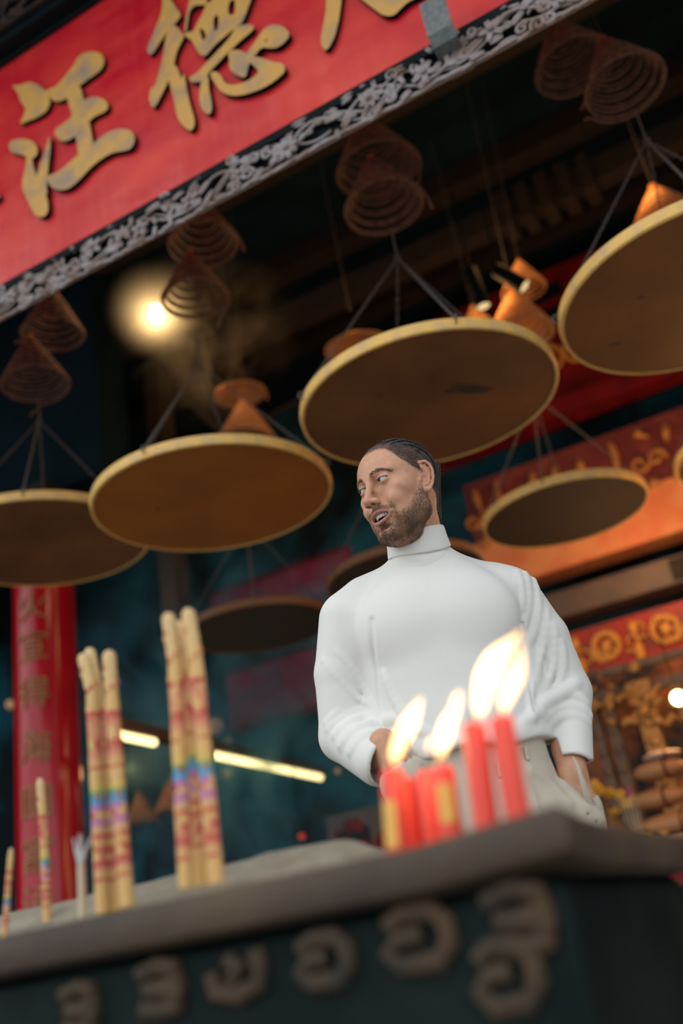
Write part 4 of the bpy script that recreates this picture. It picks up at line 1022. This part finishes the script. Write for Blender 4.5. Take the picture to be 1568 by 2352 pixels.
MB().box((0, 0, 0), (5.6, .25, .40)).build('lower_band', M['orange_bright'], ob, smooth=False); MB().box((0, .05, .40), (5.6, .25, .92)).build('upper_band', M['maroon_paint'], ob, smooth=False)  # lower band brighter: the lamp reflection is put into its colour
mb = MB(); rr_ = random.Random(3)
for i in range(26):
    x = .12 + i * .21 + rr_.uniform(-.05, .05); L = rr_.uniform(.08, .26); zt_ = .88 - rr_.uniform(0, .12); mb.tube([(x, .03, zt_), (x + rr_.uniform(-.03, .03), .01, zt_ - L * .5), (x + rr_.uniform(-.06, .06), .02, zt_ - L)], [.022, .030, .012], 8)
    if i % 3 == 0: swirl(mb, (x, .02, .58), .07, i)
    mb.blob((x, -.005, .40 + rr_.uniform(-.03, .02)), (.05, .02, .045), None, 8, 5)
mb.build('gilded_ornament', M['gold_soft'], ob)
point((-.9, 6.2, 3.0), 16, (1, .55, .26), .10); point((.6, 6.2, 3.0), 12, (1, .55, .26), .10)  # added warm lights without fixtures, brightening the orange beam
bb = empty('brown_lintel', (-2.4, BYW - .15, 2.78), 0, 'plain dull brown lintel between the orange beam and the red carved panel', 'beam')
MB().box((0, 0, 0), (5.8, .3, .19)).build('board', M['brown_board'], bb, smooth=False)
for i in range(5): MB().box((.5 + i * 1.1, -.02, .02), (.66 + i * 1.1, 0, .17)).build('stud', M['wood_dark'], bb, smooth=False)
rp = empty('red_carved_panel', (-2.0, BYW - .05, 2.30), 0, 'glowing red panel with gold medallions over the altar at right', 'panel')
MB().box((0, 0, .045), (5.4, .1, .38)).build('panel', mat('bright_red_paint', (.40, .022, .012), .5, noise=((.20, .05, .02), 7, .45, .7)), rp, smooth=False); MB().box((0, -.05, 0), (5.4, .1, .045)).build('moulding', M['orange_bright'], rp, smooth=False)
mb = MB()
for i in range(24): swirl(mb, (.1 + i * .21, 0, .21 + .06 * math.sin(i * 2)), .07, i * 1.3, .012)
for i in range(12):
    x = .2 + i * .42; n = 14; mb.tube([(x + .09 * math.cos(2 * PI * k / n), -.015, .215 + .09 * math.sin(2 * PI * k / n)) for k in range(n)], .022, 6, closed=True); mb.blob((x, -.02, .215), (.035, .02, .04), None, 8, 5)
    mb.blob((x + .21, -.015, .12), (.035, .018, .07), None, 8, 5); mb.blob((x + .21, -.015, .29), (.03, .015, .05), None, 8, 5)
mb.build('medallion', M['gold_bright'], rp)
def plaque(px0, px1, zb_, zt_, y, m, lab):
    xa = aty(px0, 1500, y)[0]; xb = aty(px1, 1450, y)[0]
    t = empty('hanging_plaque', (xa, y, zb_), 0, lab, 'plaque', 'dim plaques seen through smoke'); MB().box((0, 0, 0), (xb - xa, .06, zt_ - zb_)).build('board', m, t, smooth=False)
    fr = MB(); fr.box((0, -.012, 0), (xb - xa, 0, .035)); fr.box((0, -.012, zt_ - zb_ - .035), (xb - xa, 0, zt_ - zb_)); fr.build('border', M['red_paint'], t, smooth=False)
    return t
plaque(512, 860, 2.67, 3.20, BYW, M['maroon'], 'maroon hanging plaque left of the mans elbow, lower of two')
plaque(495, 830, 3.56, 3.95, BYW, M['maroon'], 'dim purple plaque behind the smoky tray left of the mans shoulder')

# ---- altar corner on the right
al = empty('altar_shrine', (-1.9, 6.55, 0), 0, 'ornate orange-lit shrine front with carved posts at the right edge', 'shrine')
MB().box((0, .35, 0), (5.0, .45, 2.3)).build('back_panel', mat('lamplit_orange_panel', (.018, .020, .018), .6, noise=((.62, .17, .04), 2.6, .44, .66)), al, smooth=False)  # orange patches stand for lamplight, the near-black base for dark gaps
def post(px, py0, py1, w):
    a = aty(px, py0, 6.5); o = MB(); x = a[0] + 1.9; o.box((x - w, -.05, 0), (x + w, .05, a[2])); 
    for i in range(12): z = .9 + i * .12; o.blob((x, -.055, z), (w * .8, .02, .035), None, 8, 5)
    o.box((x - w * 1.4, -.07, a[2] - .1), (x + w * 1.4, .07, a[2])); o.build('carved_post', M['brown_board'] if w < .05 else M['gold_dull'], al)
post(1462, 1565, 1730, .055); post(1385, 1590, 1800, .035); post(1352, 1600, 1800, .03)
mb = MB(); rr_ = random.Random(8)
for i in range(60):
    p = aty(rr_.uniform(1335, 1620), rr_.uniform(1575, 1660), 6.45); mb.blob((p[0] + 1.9, p[1] - 6.55, p[2]), (rr_.uniform(.015, .05), .02, rr_.uniform(.012, .03)), Matrix.Rotation(rr_.uniform(-1, 1), 3, 'Y'), 7, 4)
mb.build('valance_carving', M['gold_dull'], al)
mb = MB(); xk = aty(1420, 1620, 6.5)[0] + 1.9; mb.box((xk - .5, -.02, 2.05), (4.5, .04, 2.12)); mb.box((xk - .5, -.02, 2.22), (4.5, .04, 2.27)); mb.build('lattice', M['brown_board'], al, smooth=False)
lp = aty(1557, 1603, 6.05)
t = empty('altar_lamp', tuple(lp), 0, 'small round white-hot lamp glowing above the altar at the right edge', 'lamp'); MB().blob((0, 0, 0), .042, None, 18, 10).build('globe', M['glow_warm'], t); MB().tube([(0, 0, .04), (0, 0, .5)], .004, 5).build('cord', M['lamp_black'], t)
point(tuple(lp + [0.0, -.10, -.02]), 11, (1, .50, .17), .05); point(tuple(lp + [1.0, -.9, .35]), 26, (1, .48, .16), .08)  # the second is an extra light with no lamp at its place
tb = empty('altar_table', (-1.75, 5.7, 0), 0, 'dark altar table crowded with offerings at the right edge', 'table')
tz = aty(1480, 1945, 5.75)[2]
MB().box((0, 0, tz - .06), (4.2, .7, tz)).build('table_top', M['wood_dark'], tb, smooth=False); MB().box((.05, .02, tz - .35), (4.15, .04, tz - .06)).build('apron', M['red_paint'], tb, smooth=False)
for x in (.1, 4.1):
    for y in (.08, .62): MB().box((x - .05, y - .05, 0), (x + .05, y + .05, tz - .06)).build('leg', M['wood_dark'], tb, smooth=False)
def loaf(px, py, Y, sx, sz, m, lab, name='wrapped_offering', cat='offering'):
    p = aty(px, py, Y); t = empty(name, (p[0], p[1], p[2] - sz), 0, lab, cat, 'wrapped offerings on the altar'); mb = MB(); mb.blob((0, 0, sz), (sx, .10, sz), None, 20, 10); mb.build('parcel', m, t)
    mb = MB(); mb.tube([(sx * .3, .104 * math.cos(a), sz + sz * 1.03 * math.sin(a)) for a in [2 * PI * k / 16 for k in range(16)]], .006, 5, closed=True); mb.build('ribbon', M['red_paint'], t)
M['parcel'] = mat('brown_paper', (.50, .24, .10), .6)
loaf(1515, 1768, 5.9, .15, .055, M['parcel'], 'upper rounded brown parcel stacked on the altar'); loaf(1510, 1835, 5.9, .17, .055, M['parcel'], 'middle rounded brown parcel stacked on the altar'); loaf(1545, 1893, 5.85, .22, .062, M['parcel'], 'lowest wide brown parcel of the altar stack')
loaf(1520, 1735, 5.9, .11, .025, mat('white_paper', (.55, .42, .34), .7), 'pale flat packet lying on top of the brown parcels')
def flowers(px, py, Y, lab, cols):
    p = aty(px, py, Y); t = empty('flower_vase', (p[0], p[1], tz), 0, lab, 'flowers'); MB().lathe([(.0001, 0), (.05, .0), (.07, .08), (.035, .16), (.05, .20)], n=20).build('vase', M['gold_dull'], t)
    r = random.Random(int(px)); h = max(.24, p[2] - tz)
    for i in range(14):
        a = r.random() * 6.28; q = r.uniform(.02, .14); c = (q * math.cos(a), q * math.sin(a) * .7, h + r.uniform(-.08, .10))
        MB().tube([(0, 0, .16), (c[0] * .5, c[1] * .5, h * .7), c], .004, 5).build('stem', M['leafy'], t)
        mb = MB()
        for k in range(5): mb.blob((c[0] + .018 * math.cos(k * 1.26), c[1], c[2] + .018 * math.sin(k * 1.26)), (.016, .010, .013), None, 7, 4)
        mb.build('blossom', cols[i % len(cols)], t)
M['leafy'] = mat('dark_green_leaf', (.03, .06, .02), .6); M['pet_y'] = mat('yellow_petal', (.75, .40, .03), .6); M['pet_p'] = mat('pink_petal', (.55, .10, .20), .6)
flowers(1395, 1838, 5.85, 'vase of yellow and pink flowers beside the mans hip on the altar', [M['pet_y'], M['pet_y'], M['pet_p']])
mb_ = empty('joss_bundle', tuple([*aty(1466, 1930, 5.75)[:2], tz]), 0, 'thin bundle of upright joss sticks on the altar beside the flowers', 'incense')
for i in range(5): MB().tube([((i - 2) * .012, 0, 0), ((i - 2) * .022, 0, .26 + .02 * (i % 2))], .003, 5).build('stick', M['stick_white'], mb_)
for i, px in enumerate((1440, 1490, 1530)):
    p = aty(px, 1938, 5.72); t = empty('brass_cup', (p[0], p[1], tz), 0, ('small brass cup on the altar nearest the man', 'small brass cup on the altar, middle of three', 'small brass cup on the altar nearest the picture edge')[i], 'cup', 'brass cups on the altar')
    MB().lathe([(.0001, 0), (.022, 0), (.012, .015), (.028, .04), (.030, .055), (.026, .055), (.02, .03), (.0001, .02)], n=20).build('bowl', M['gold_bright'], t); MB().lathe([(.0001, .048), (.027, .048), (.0001, .0485)], n=12).build('oil', M['wax'], t)
# dim red cabinet behind the left forearm
c = aty(815, 1840, 6.3); t = empty('red_cabinet', (c[0] - .25, 6.3, 0), 0, 'dim red and brown carved cabinet behind the mans left-hand forearm', 'cabinet')
MB().box((0, 0, 0), (.80, .4, 1.72)).build('body', M['brown_board'], t, smooth=False); mb = MB(); rr_ = random.Random(5)
for i in range(40): mb.blob((rr_.uniform(.04, .7), -.01, rr_.uniform(.9, 1.65)), (rr_.uniform(.02, .06), .015, rr_.uniform(.02, .06)), None, 7, 4)
mb.build('red_carving', M['red_paint'], t)
for x in (.1, .5): MB().box((x, -.02, .1), (x + .22, 0, 1.6)).build('door', M['wood_dark'], t, smooth=False)

# ---- the bronze burner in front
RT = .8215; fy = .925; ry_ = 1.60; rx1 = -.262; rx0 = -1.75
bu = empty('incense_burner', ((rx0 + rx1) / 2, (fy + ry_) / 2, 0), 0, 'big dark bronze incense burner with worn rim and scroll reliefs, closest thing to us', 'incense burner')
bo = Vector(bu.location)
def rim_loop(off, z, corner=0):
    L = []; n = 10; xs = [rx0 - off, rx1 + off]; ys = [fy - off, ry_ + off]
    for i in range(n): L.append((xs[0] + (xs[1] - xs[0]) * i / n, ys[0]))
    for i in range(n): L.append((xs[1], ys[0] + (ys[1] - ys[0]) * i / n))
    for i in range(n): L.append((xs[1] - (xs[1] - xs[0]) * i / n, ys[1]))
    for i in range(n): L.append((xs[0], ys[1] - (ys[1] - ys[0]) * i / n))
    out = []
    for (x, y) in L:
        d = min(math.hypot(x - xs[1], y - ys[0]), math.hypot(x - xs[1], y - ys[1]), math.hypot(x - xs[0], y - ys[0]), math.hypot(x - xs[0], y - ys[1]))
        out.append((x - bo.x, y - bo.y, z + corner * .010 * math.exp(-(d / .06) ** 2)))
    return out
mb = MB(); prof = [(-.055, RT - .012, 1), (-.050, RT - .001, 1), (-.040, RT + .001, 1), (-.008, RT, 1), (-.001, RT - .003, 1), (.002, RT - .012, 1), (.002, RT - .030, 1), (-.002, RT - .040, 1), (-.014, RT - .046, 1), (-.055, RT - .046, 0)]
vs = []; fs = []; n = 40
for off, z, c in prof: vs += rim_loop(off, z, c)
m_ = len(prof)
for i in range(m_):
    for k in range(n): fs.append((i * n + k, i * n + (k + 1) % n, ((i + 1) % m_) * n + (k + 1) % n, ((i + 1) % m_) * n + k))
mb.add(vs, fs); rimo = mb.build('rim', M['bronze_rim'], bu)
mb = MB(); prof = [(-.045, RT - .046), (-.030, RT - .060), (-.028, RT - .40), (-.05, RT - .46), (-.12, RT - .50)]
vs = []; fs = []
for off, z in prof: vs += rim_loop(off, z)
for i in range(len(prof) - 1):
    for k in range(n): fs.append((i * n + k, i * n + (k + 1) % n, (i + 1) * n + (k + 1) % n, (i + 1) * n + k))
fs.append(tuple((len(prof) - 1) * n + k for k in range(n))); mb.add(vs, fs)
vs = rim_loop(-.055, RT - .02); mb.add(vs, [tuple(range(n))]) if False else None
mb.build('body', M['bronze'], bu)
for x in (rx0 + .14, rx1 - .14):
    for y in (fy + .14, ry_ - .14):
        MB().tube([(x - bo.x, y - bo.y, .36), (x - bo.x, y - bo.y, .18), (x - bo.x + .01, y - bo.y - .01, 0.0)], [.06, .045, .055], 14).build('leg', M['bronze'], bu)
def relief(px, py, w, h, k):
    p = aty(px, py, fy + .028) - np.array(bo); mb = MB(); th = .0105
    def sp(pts): mb.tube([(p[0] + u * w, p[1] - .001, p[2] + v * h) for u, v in pts], th, 8)
    if k % 3 == 0: sp([(-.5, .35), (0, .5), (.42, .38), (.5, .1), (.1, -.02), (-.35, 0)]); sp([(-.35, 0), (.2, -.08), (.5, -.2), (.42, -.42), (0, -.5), (-.45, -.4)])
    elif k % 3 == 1: sp([(-.45, .3), (-.2, .5), (.3, .5), (.5, .2), (.5, -.2), (.3, -.5), (-.3, -.5), (-.5, -.2), (-.3, .02), (.1, .05)])
    else: sp([(-.5, .1), (-.45, -.35), (0, -.5), (.45, -.35), (.5, .1), (.45, .45)]); sp([(-.15, .35), (.1, .1), (-.1, -.15)])
    mb.build('scroll_relief', M['bronze_relief'], bu)
for i, (px, py, w, h) in enumerate(((185, 2318, .046, .045), (370, 2270, .055, .045), (545, 2235, .060, .042), (745, 2205, .055, .040), (960, 2155, .066, .046), (1190, 2110, .060, .052), (1165, 2240, .055, .05))):
    relief(px, py, w, h, [0, 0, 2, 1, 1, 0, 1, 2, 0, 1, 2][i])
mb = MB()
mb.box((rx1 - .034 - bo.x, fy + .026 - bo.y, RT - .44), (rx1 - .022 - bo.x, fy + .034 - bo.y, RT - .06)); mb.build('corner_moulding', M['bronze'], bu, smooth=False)
# ash heap
NX, NY = 70, 34; vs = []; fs = []
crest = {}
def crest_z(x):
    # crest follows the line seen above the rim, at y = 1.25
    best = None
    for px, py in ((330, 2026), (430, 2003), (530, 1980), (640, 1953), (760, 1924), (860, 1898)):
        p = aty(px, py, 1.25); crest[p[0]] = p[2]
    xs = sorted(crest); return float(np.interp(x, xs, [crest[q] for q in xs]))
rn = random.Random(2)
for j in range(NY):
    for i in range(NX):
        x = rx0 + .05 + (rx1 - rx0 - .10) * i / (NX - 1); y = fy + .05 + (ry_ - fy - .10) * j / (NY - 1)
        base = RT - .035; ez = crest_z(x); fade = 1 / (1 + math.exp((x + .60) / .022)); g = math.exp(-((y - 1.27) / .17) ** 2)
        z = base + (ez - base) * g * fade + .004 * math.sin(x * 40 + y * 31) * math.sin(y * 57) * .6 + rn.uniform(-.001, .001)
        vs.append((x, y, z))
for j in range(NY - 1):
    for i in range(NX - 1): fs.append((j * NX + i, j * NX + i + 1, (j + 1) * NX + i + 1, (j + 1) * NX + i))
ash = MB().add(vs, fs).build('ash_heap', M['ash'], sharp=0); tag(ash, 'heap of pale grey-brown ash filling the bronze burner', 'ash', kind='stuff')

# ---- candles
def flame_mat():
    m = bpy.data.materials.new('candle_flame'); m.use_nodes = True; nt = m.node_tree; nt.nodes.clear()
    o = nt.nodes.new('ShaderNodeOutputMaterial'); v = nt.nodes.new('ShaderNodeEmission'); v.inputs[0].default_value = (1.0, .50, .17, 1); v.inputs[1].default_value = 340
    nt.links.new(v.outputs[0], o.inputs['Volume']); return m
FL = flame_mat()
def candle(top, base, Y, lab, flame=None, gold=None, r=.0128):
    a = aty(*top, Y); b_ = aty(*base, Y); b_ = np.array([b_[0], Y, max(b_[2], .79)]); b_[2] = .785
    t = empty('red_candle', tuple(b_), 0, lab, 'candle', 'red candles on the burner'); d = Vector(a - b_)
    MB().tube([Vector((0, 0, 0)), d * .5, d * .97, d], [r, r, r * .97, r * .80], 20).build('wax', M['wax'], t)
    MB().tube([d * .99, d + Vector((0, 0, .008)), d + Vector((.002, 0, .013))], .0012, 5).build('wick', M['wick'], t)
    if gold:
        dn = d.normalized(); u = Vector((gold[2], -1, 0)); u = (u - dn * u.dot(dn)).normalized(); w = dn.cross(u); vs = []; fs = []
        for j in range(9):
            q = d * (gold[0] + (gold[1] - gold[0]) * j / 8)
            for i in range(7):
                an = (i - 3) / 3 * .62; vs.append(q + (u * math.cos(an) + w * math.sin(an)) * (r + .0006))
        for j in range(8):
            for i in range(6): fs.append((j * 7 + i, j * 7 + i + 1, (j + 1) * 7 + i + 1, (j + 1) * 7 + i))
        o = MB().add(vs, fs).build('gold_label', M['label_gold'], t)
    if flame:
        pts = [Vector(aty(px, py, Y)) - Vector(b_) for px, py, _ in flame]; rs = [w for _, _, w in flame]
        # resample smoothly
        P = []; Q = []
        for i in range(len(pts) - 1):
            p0, p1, p2, p3 = pts[max(i - 1, 0)], pts[i], pts[i + 1], pts[min(i + 2, len(pts) - 1)]
            for s in (0, .25, .5, .75):
                P.append(.5 * ((2 * p1) + (p2 - p0) * s + (2 * p0 - 5 * p1 + 4 * p2 - p3) * s * s + (3 * p1 - p0 - 3 * p2 + p3) * s ** 3)); Q.append(rs[i] + (rs[i + 1] - rs[i]) * s)
        P.append(pts[-1]); Q.append(rs[-1]); MB().tube(P, Q, 14).build('flame', FL, t)
    return t
candle((900, 1768), (905, 1945), .985, 'red candle with tall slanting flame, nearest the left end of the row', [(903, 1756, .002), (907, 1733, .0066), (920, 1700, .0092), (938, 1664, .0100), (955, 1630, .0062), (969, 1600, .001)], (.36, .74, -.15))
candle((928, 1790), (940, 1935), 1.06, 'unlit red candle half hidden behind the leftmost lit candle')
candle((978, 1772), (990, 1915), 1.05, 'red candle with a tiny orange flame, left of the gold labelled one', [(980, 1730, .001), (984, 1716, .0035), (988, 1702, .0038), (990, 1690, .001)])
candle((1015, 1762), (1030, 1915), .985, 'red candle with gold label and bent tapering flame', [(1010, 1748, .002), (1012, 1726, .0060), (1019, 1695, .0092), (1029, 1662, .0088), (1043, 1632, .0062), (1050, 1604, .0054), (1058, 1584, .001)], (.50, .84, .35))
candle((1087, 1662), (1108, 1893), .975, 'tall red candle with the broadest flame, second from the right', [(1098, 1648, .002), (1102, 1625, .0076), (1107, 1592, .0098), (1118, 1556, .0130), (1138, 1514, .0118), (1166, 1482, .0068), (1186, 1460, .0032), (1199, 1442, .0006)])
candle((1150, 1648), (1183, 1866), .975, 'tall red candle at the right end of the row under a looping flame', [(1155, 1638, .002), (1158, 1614, .0066), (1170, 1584, .0084), (1184, 1552, .0088), (1192, 1524, .0060), (1196, 1498, .0030), (1197, 1476, .0018), (1199, 1456, .0006)])
for (px, py, e) in ((935, 1690, .05), (1025, 1680, .05), (1150, 1560, .10)): point(tuple(aty(px, py, .98)), e, (1, .6, .3), .02, 'flame_light')

# ---- tall incense sticks
def incense_mat():
    m, nt, b = newmat('painted_incense'); tc = nt.nodes.new('ShaderNodeTexCoord'); sp = nt.nodes.new('ShaderNodeSeparateXYZ'); nt.links.new(tc.outputs['Generated'], sp.inputs[0])
    r = nt.nodes.new('ShaderNodeValToRGB'); e = r.color_ramp.elements; r.color_ramp.interpolation = 'LINEAR'
    be = (.74, .47, .18); pk = (.70, .30, .17); rd = (.52, .05, .05); gr = (.16, .34, .17); bu_ = (.10, .35, .58); pu = (.50, .15, .42); ye = (.72, .55, .12)
    st = [(0, be), (.13, be), (.14, rd), (.155, be), (.18, pk), (.20, rd), (.22, pk), (.25, rd), (.27, be), (.30, rd), (.31, be), (.355, pu), (.37, be), (.40, pu), (.42, bu_), (.435, bu_), (.455, gr), (.475, ye), (.50, be), (.54, be), (.55, rd), (.56, be), (.60, pk), (.65, rd), (.66, pk), (.72, pk), (.77, rd), (.775, be), (.80, be), (1, (.72, .52, .26))]
    e[0].position = 0; e[0].color = (*be, 1); e[1].position = 1; e[1].color = (*st[-1][1], 1)
    for p, c in st[1:-1]: q = e.new(p); q.color = (*c, 1)
    n = nt.nodes.new('ShaderNodeTexNoise'); n.inputs['Scale'].default_value = 70; nt.links.new(tc.outputs['Object'], n.inputs[0])
    oi = nt.nodes.new('ShaderNodeObjectInfo'); ad = nt.nodes.new('ShaderNodeMath'); ad.operation = 'MULTIPLY_ADD'; ad.inputs[1].default_value = .05; nt.links.new(oi.outputs['Random'], ad.inputs[0]); nt.links.new(sp.outputs[2], ad.inputs[2])
    nt.links.new(ad.outputs[0], r.inputs[0])
    mx = nt.nodes.new('ShaderNodeMix'); mx.data_type = 'RGBA'; mx.inputs[7].default_value = (*be, 1)
    rr = nt.nodes.new('ShaderNodeValToRGB'); rr.color_ramp.elements[0].position = .56; rr.color_ramp.elements[1].position = .64; nt.links.new(n.outputs[0], rr.inputs[0]); nt.links.new(rr.outputs[0], mx.inputs[0])
    nt.links.new(r.outputs[0], mx.inputs[6]); nt.links.new(mx.outputs[2], b.inputs['Base Color']); b.inputs['Roughness'].default_value = .75; return m
M['incense'] = incense_mat()
def incense(pts, Y, r, lab, wave=True):
    P = [aty(px, py, Y) for px, py in pts]; b_ = P[0]
    t = empty('incense_stick', tuple(b_), 0, lab, 'incense', 'tall painted incense sticks'); Q = []
    for i in range(len(P) - 1):
        for s in range(12): Q.append(P[i] + (P[i + 1] - P[i]) * s / 12 - b_)
    Q.append(P[-1] - b_); L = len(Q)
    rs = [r * (1 + (.05 * math.sin(i * 1.9) if .15 < i / L < .8 else 0)) * (1.0 if i < L - 1 else .7) for i in range(L)]
    MB().tube(Q, rs, 16).build('stick', M['incense'], t)
    mb = MB(); k = 0                                # modelled dragon scroll winding round the stick
    for i in range(int(L * .14), int(L * .80)):
        a = i * .9; p = Q[i]; mb.blob((p[0] + r * .9 * math.cos(a), p[1] + r * .9 * math.sin(a), p[2]), (r * .35, r * .35, r * .5), None, 6, 4)
    mb.build('dragon_relief', M['dragon'], t)
    mb = MB(); mb.blob(tuple(Q[-1]), (r * .62, r * .62, r * .30), None, 10, 6); mb.build('ash_tip', M['stick_white'], t)
M['dragon'] = mat('painted_dragon_relief', (.62, .30, .15), .7, noise=((.50, .04, .05), 40, .45, .55))
incense([(428, 2040), (402, 1520), (386, 1412)], 1.06, .0098, 'left stick of the taller incense bundle, top leaning left')
incense([(497, 2030), (450, 1520), (431, 1402)], 1.06, .0098, 'right stick of the taller incense bundle, tallest of all')
incense([(462, 2036), (424, 1560), (410, 1430)], 1.10, .0096, 'middle stick of the taller incense bundle')
incense([(236, 2098), (212, 1590), (190, 1505)], 1.10, .0092, 'left stick of the shorter incense bundle, bent outward at its tip')
incense([(262, 2094), (225, 1600), (205, 1492)], 1.12, .0090, 'middle stick of the shorter incense bundle')
incense([(292, 2084), (256, 1590), (250, 1498)], 1.07, .0095, 'right stick of the shorter incense bundle, upright tip')
incense([(10, 2155), (26, 1950)], 1.12, .0042, 'thin multicoloured incense stick at the far left edge')
incense([(108, 2118), (100, 1900), (92, 1790)], 1.16, .0062, 'thin dragon-wound incense stick standing before the red column')
Y = 1.10; b_ = aty(190, 2108, Y)
t = empty('frayed_stick', tuple(b_), 0, 'short pale bamboo stick with frayed grey paper top beside the shorter bundle', 'stick'); tp = aty(186, 1988, Y) - b_
MB().tube([(0, 0, 0), tp], .0055, 10).build('bamboo', M['stick_white'], t)
for q in ((168, 1925), (182, 1915), (188, 1918), (207, 1925), (212, 1918)):
    e = aty(*q, Y) - b_; MB().tube([tp * .97, tp + (e - tp) * .5 + np.array([0, -.002, 0]), e], [.004, .0022, .0010], 6).build('frayed_strip', M['frayed'], t)

# ---- smoke
def smoke(name, lo, hi, lab, col, dens, sc, thr, rz=0):
    m = bpy.data.materials.new(name + '_air'); m.use_nodes = True; nt = m.node_tree; nt.nodes.clear(); o = nt.nodes.new('ShaderNodeOutputMaterial')
    v = nt.nodes.new('ShaderNodeVolumePrincipled'); v.inputs['Color'].default_value = (*col, 1); v.inputs['Anisotropy'].default_value = .1
    tc = nt.nodes.new('ShaderNodeTexCoord'); n = nt.nodes.new('ShaderNodeTexNoise'); n.inputs['Scale'].default_value = sc; n.inputs['Detail'].default_value = 4; n.inputs['Distortion'].default_value = 1.2
    nt.links.new(tc.outputs['Object'], n.inputs[0]); mr = nt.nodes.new('ShaderNodeMapRange'); mr.inputs[1].default_value = thr; mr.inputs[2].default_value = thr + .22; mr.inputs[3].default_value = 0; mr.inputs[4].default_value = dens
    sp = nt.nodes.new('ShaderNodeVectorMath'); sp.operation = 'LENGTH'; vm = nt.nodes.new('ShaderNodeVectorMath'); vm.operation = 'MULTIPLY_ADD'; vm.inputs[1].default_value = (2, 2, 2); vm.inputs[2].default_value = (-1, -1, -1)
    nt.links.new(tc.outputs['Generated'], vm.inputs[0]); nt.links.new(vm.outputs[0], sp.inputs[0]); fa = nt.nodes.new('ShaderNodeMapRange'); fa.inputs[1].default_value = .15; fa.inputs[2].default_value = .95; fa.interpolation_type = 'SMOOTHSTEP'; fa.inputs[3].default_value = 1; fa.inputs[4].default_value = 0
    nt.links.new(sp.outputs['Value'], fa.inputs[0]); mu = nt.nodes.new('ShaderNodeMath'); mu.operation = 'MULTIPLY'; nt.links.new(n.outputs['Fac'], mr.inputs[0]); nt.links.new(mr.outputs[0], mu.inputs[0]); nt.links.new(fa.outputs[0], mu.inputs[1])
    nt.links.new(mu.outputs[0], v.inputs['Density']); nt.links.new(v.outputs[0], o.inputs['Volume'])
    c = [(a + b_) / 2 for a, b_ in zip(lo, hi)]; h = [(b_ - a) / 2 for a, b_ in zip(lo, hi)]
    mb = MB(); mb.blob((0, 0, 0), tuple(h), None, 20, 12); ob_ = mb.build(name, m, loc=tuple(c)); tag(ob_, lab, 'smoke', kind='stuff'); return ob_
smoke('blue_smoke', (-6.2, 5.45, .9), (-1.9, 6.85, 4.5), 'drifting blue incense smoke in the dark left of the man', (.28, .76, 1.0), 4.2, 1.5, .45)  # blue of the cool daylight put into the smoke colour
smoke('bulb_smoke', (-3.05, 3.30, 3.40), (-1.85, 4.50, 4.60), 'thin warm smoke lit around the bare bulb', (.95, .78, .52), 1.5, 3.4, .50)

smoke('bulb_haze', tuple(bp_ - .30), tuple(bp_ + .30), 'ball of haze added as the glow halo of the bare bulb', (1, .85, .6), 2.2, 2.0, .15)  # haze ball added to give the bulb its halo
# ---- light: open sky in front, nothing else outside
w = bpy.data.worlds.new('sky'); S.world = w; w.use_nodes = True; nt = w.node_tree; bg = nt.nodes['Background']
bg.inputs[0].default_value = (.92, .97, 1.0, 1); bg.inputs[1].default_value = 1.20
sl = bpy.data.lights.new('hazy_sun', 'SUN'); sl.energy = .50; sl.angle = math.radians(50); sl.color = (1, .97, .92); so = bpy.data.objects.new('hazy_sun', sl); COL.objects.link(so); so.rotation_euler = (Vector((0, 0, 0)) - Vector((-.75, -1, .95))).to_track_quat('-Z', 'Y').to_euler()
S.view_settings.view_transform = 'Standard'; S.view_settings.look = 'None'; S.view_settings.gamma = 1; S.view_settings.exposure = 0.0
S.view_settings.use_curve_mapping = False
S.cycles.use_denoising = True; S.cycles.use_adaptive_sampling = True; S.cycles.adaptive_threshold = .02; S.cycles.max_bounces = 8; S.cycles.volume_bounces = 0; S.cycles.volume_step_rate = 2.0; S.cycles.volume_max_steps = 128
S.cycles.caustics_reflective = False; S.cycles.caustics_refractive = False; S.cycles.sample_clamp_indirect = 4
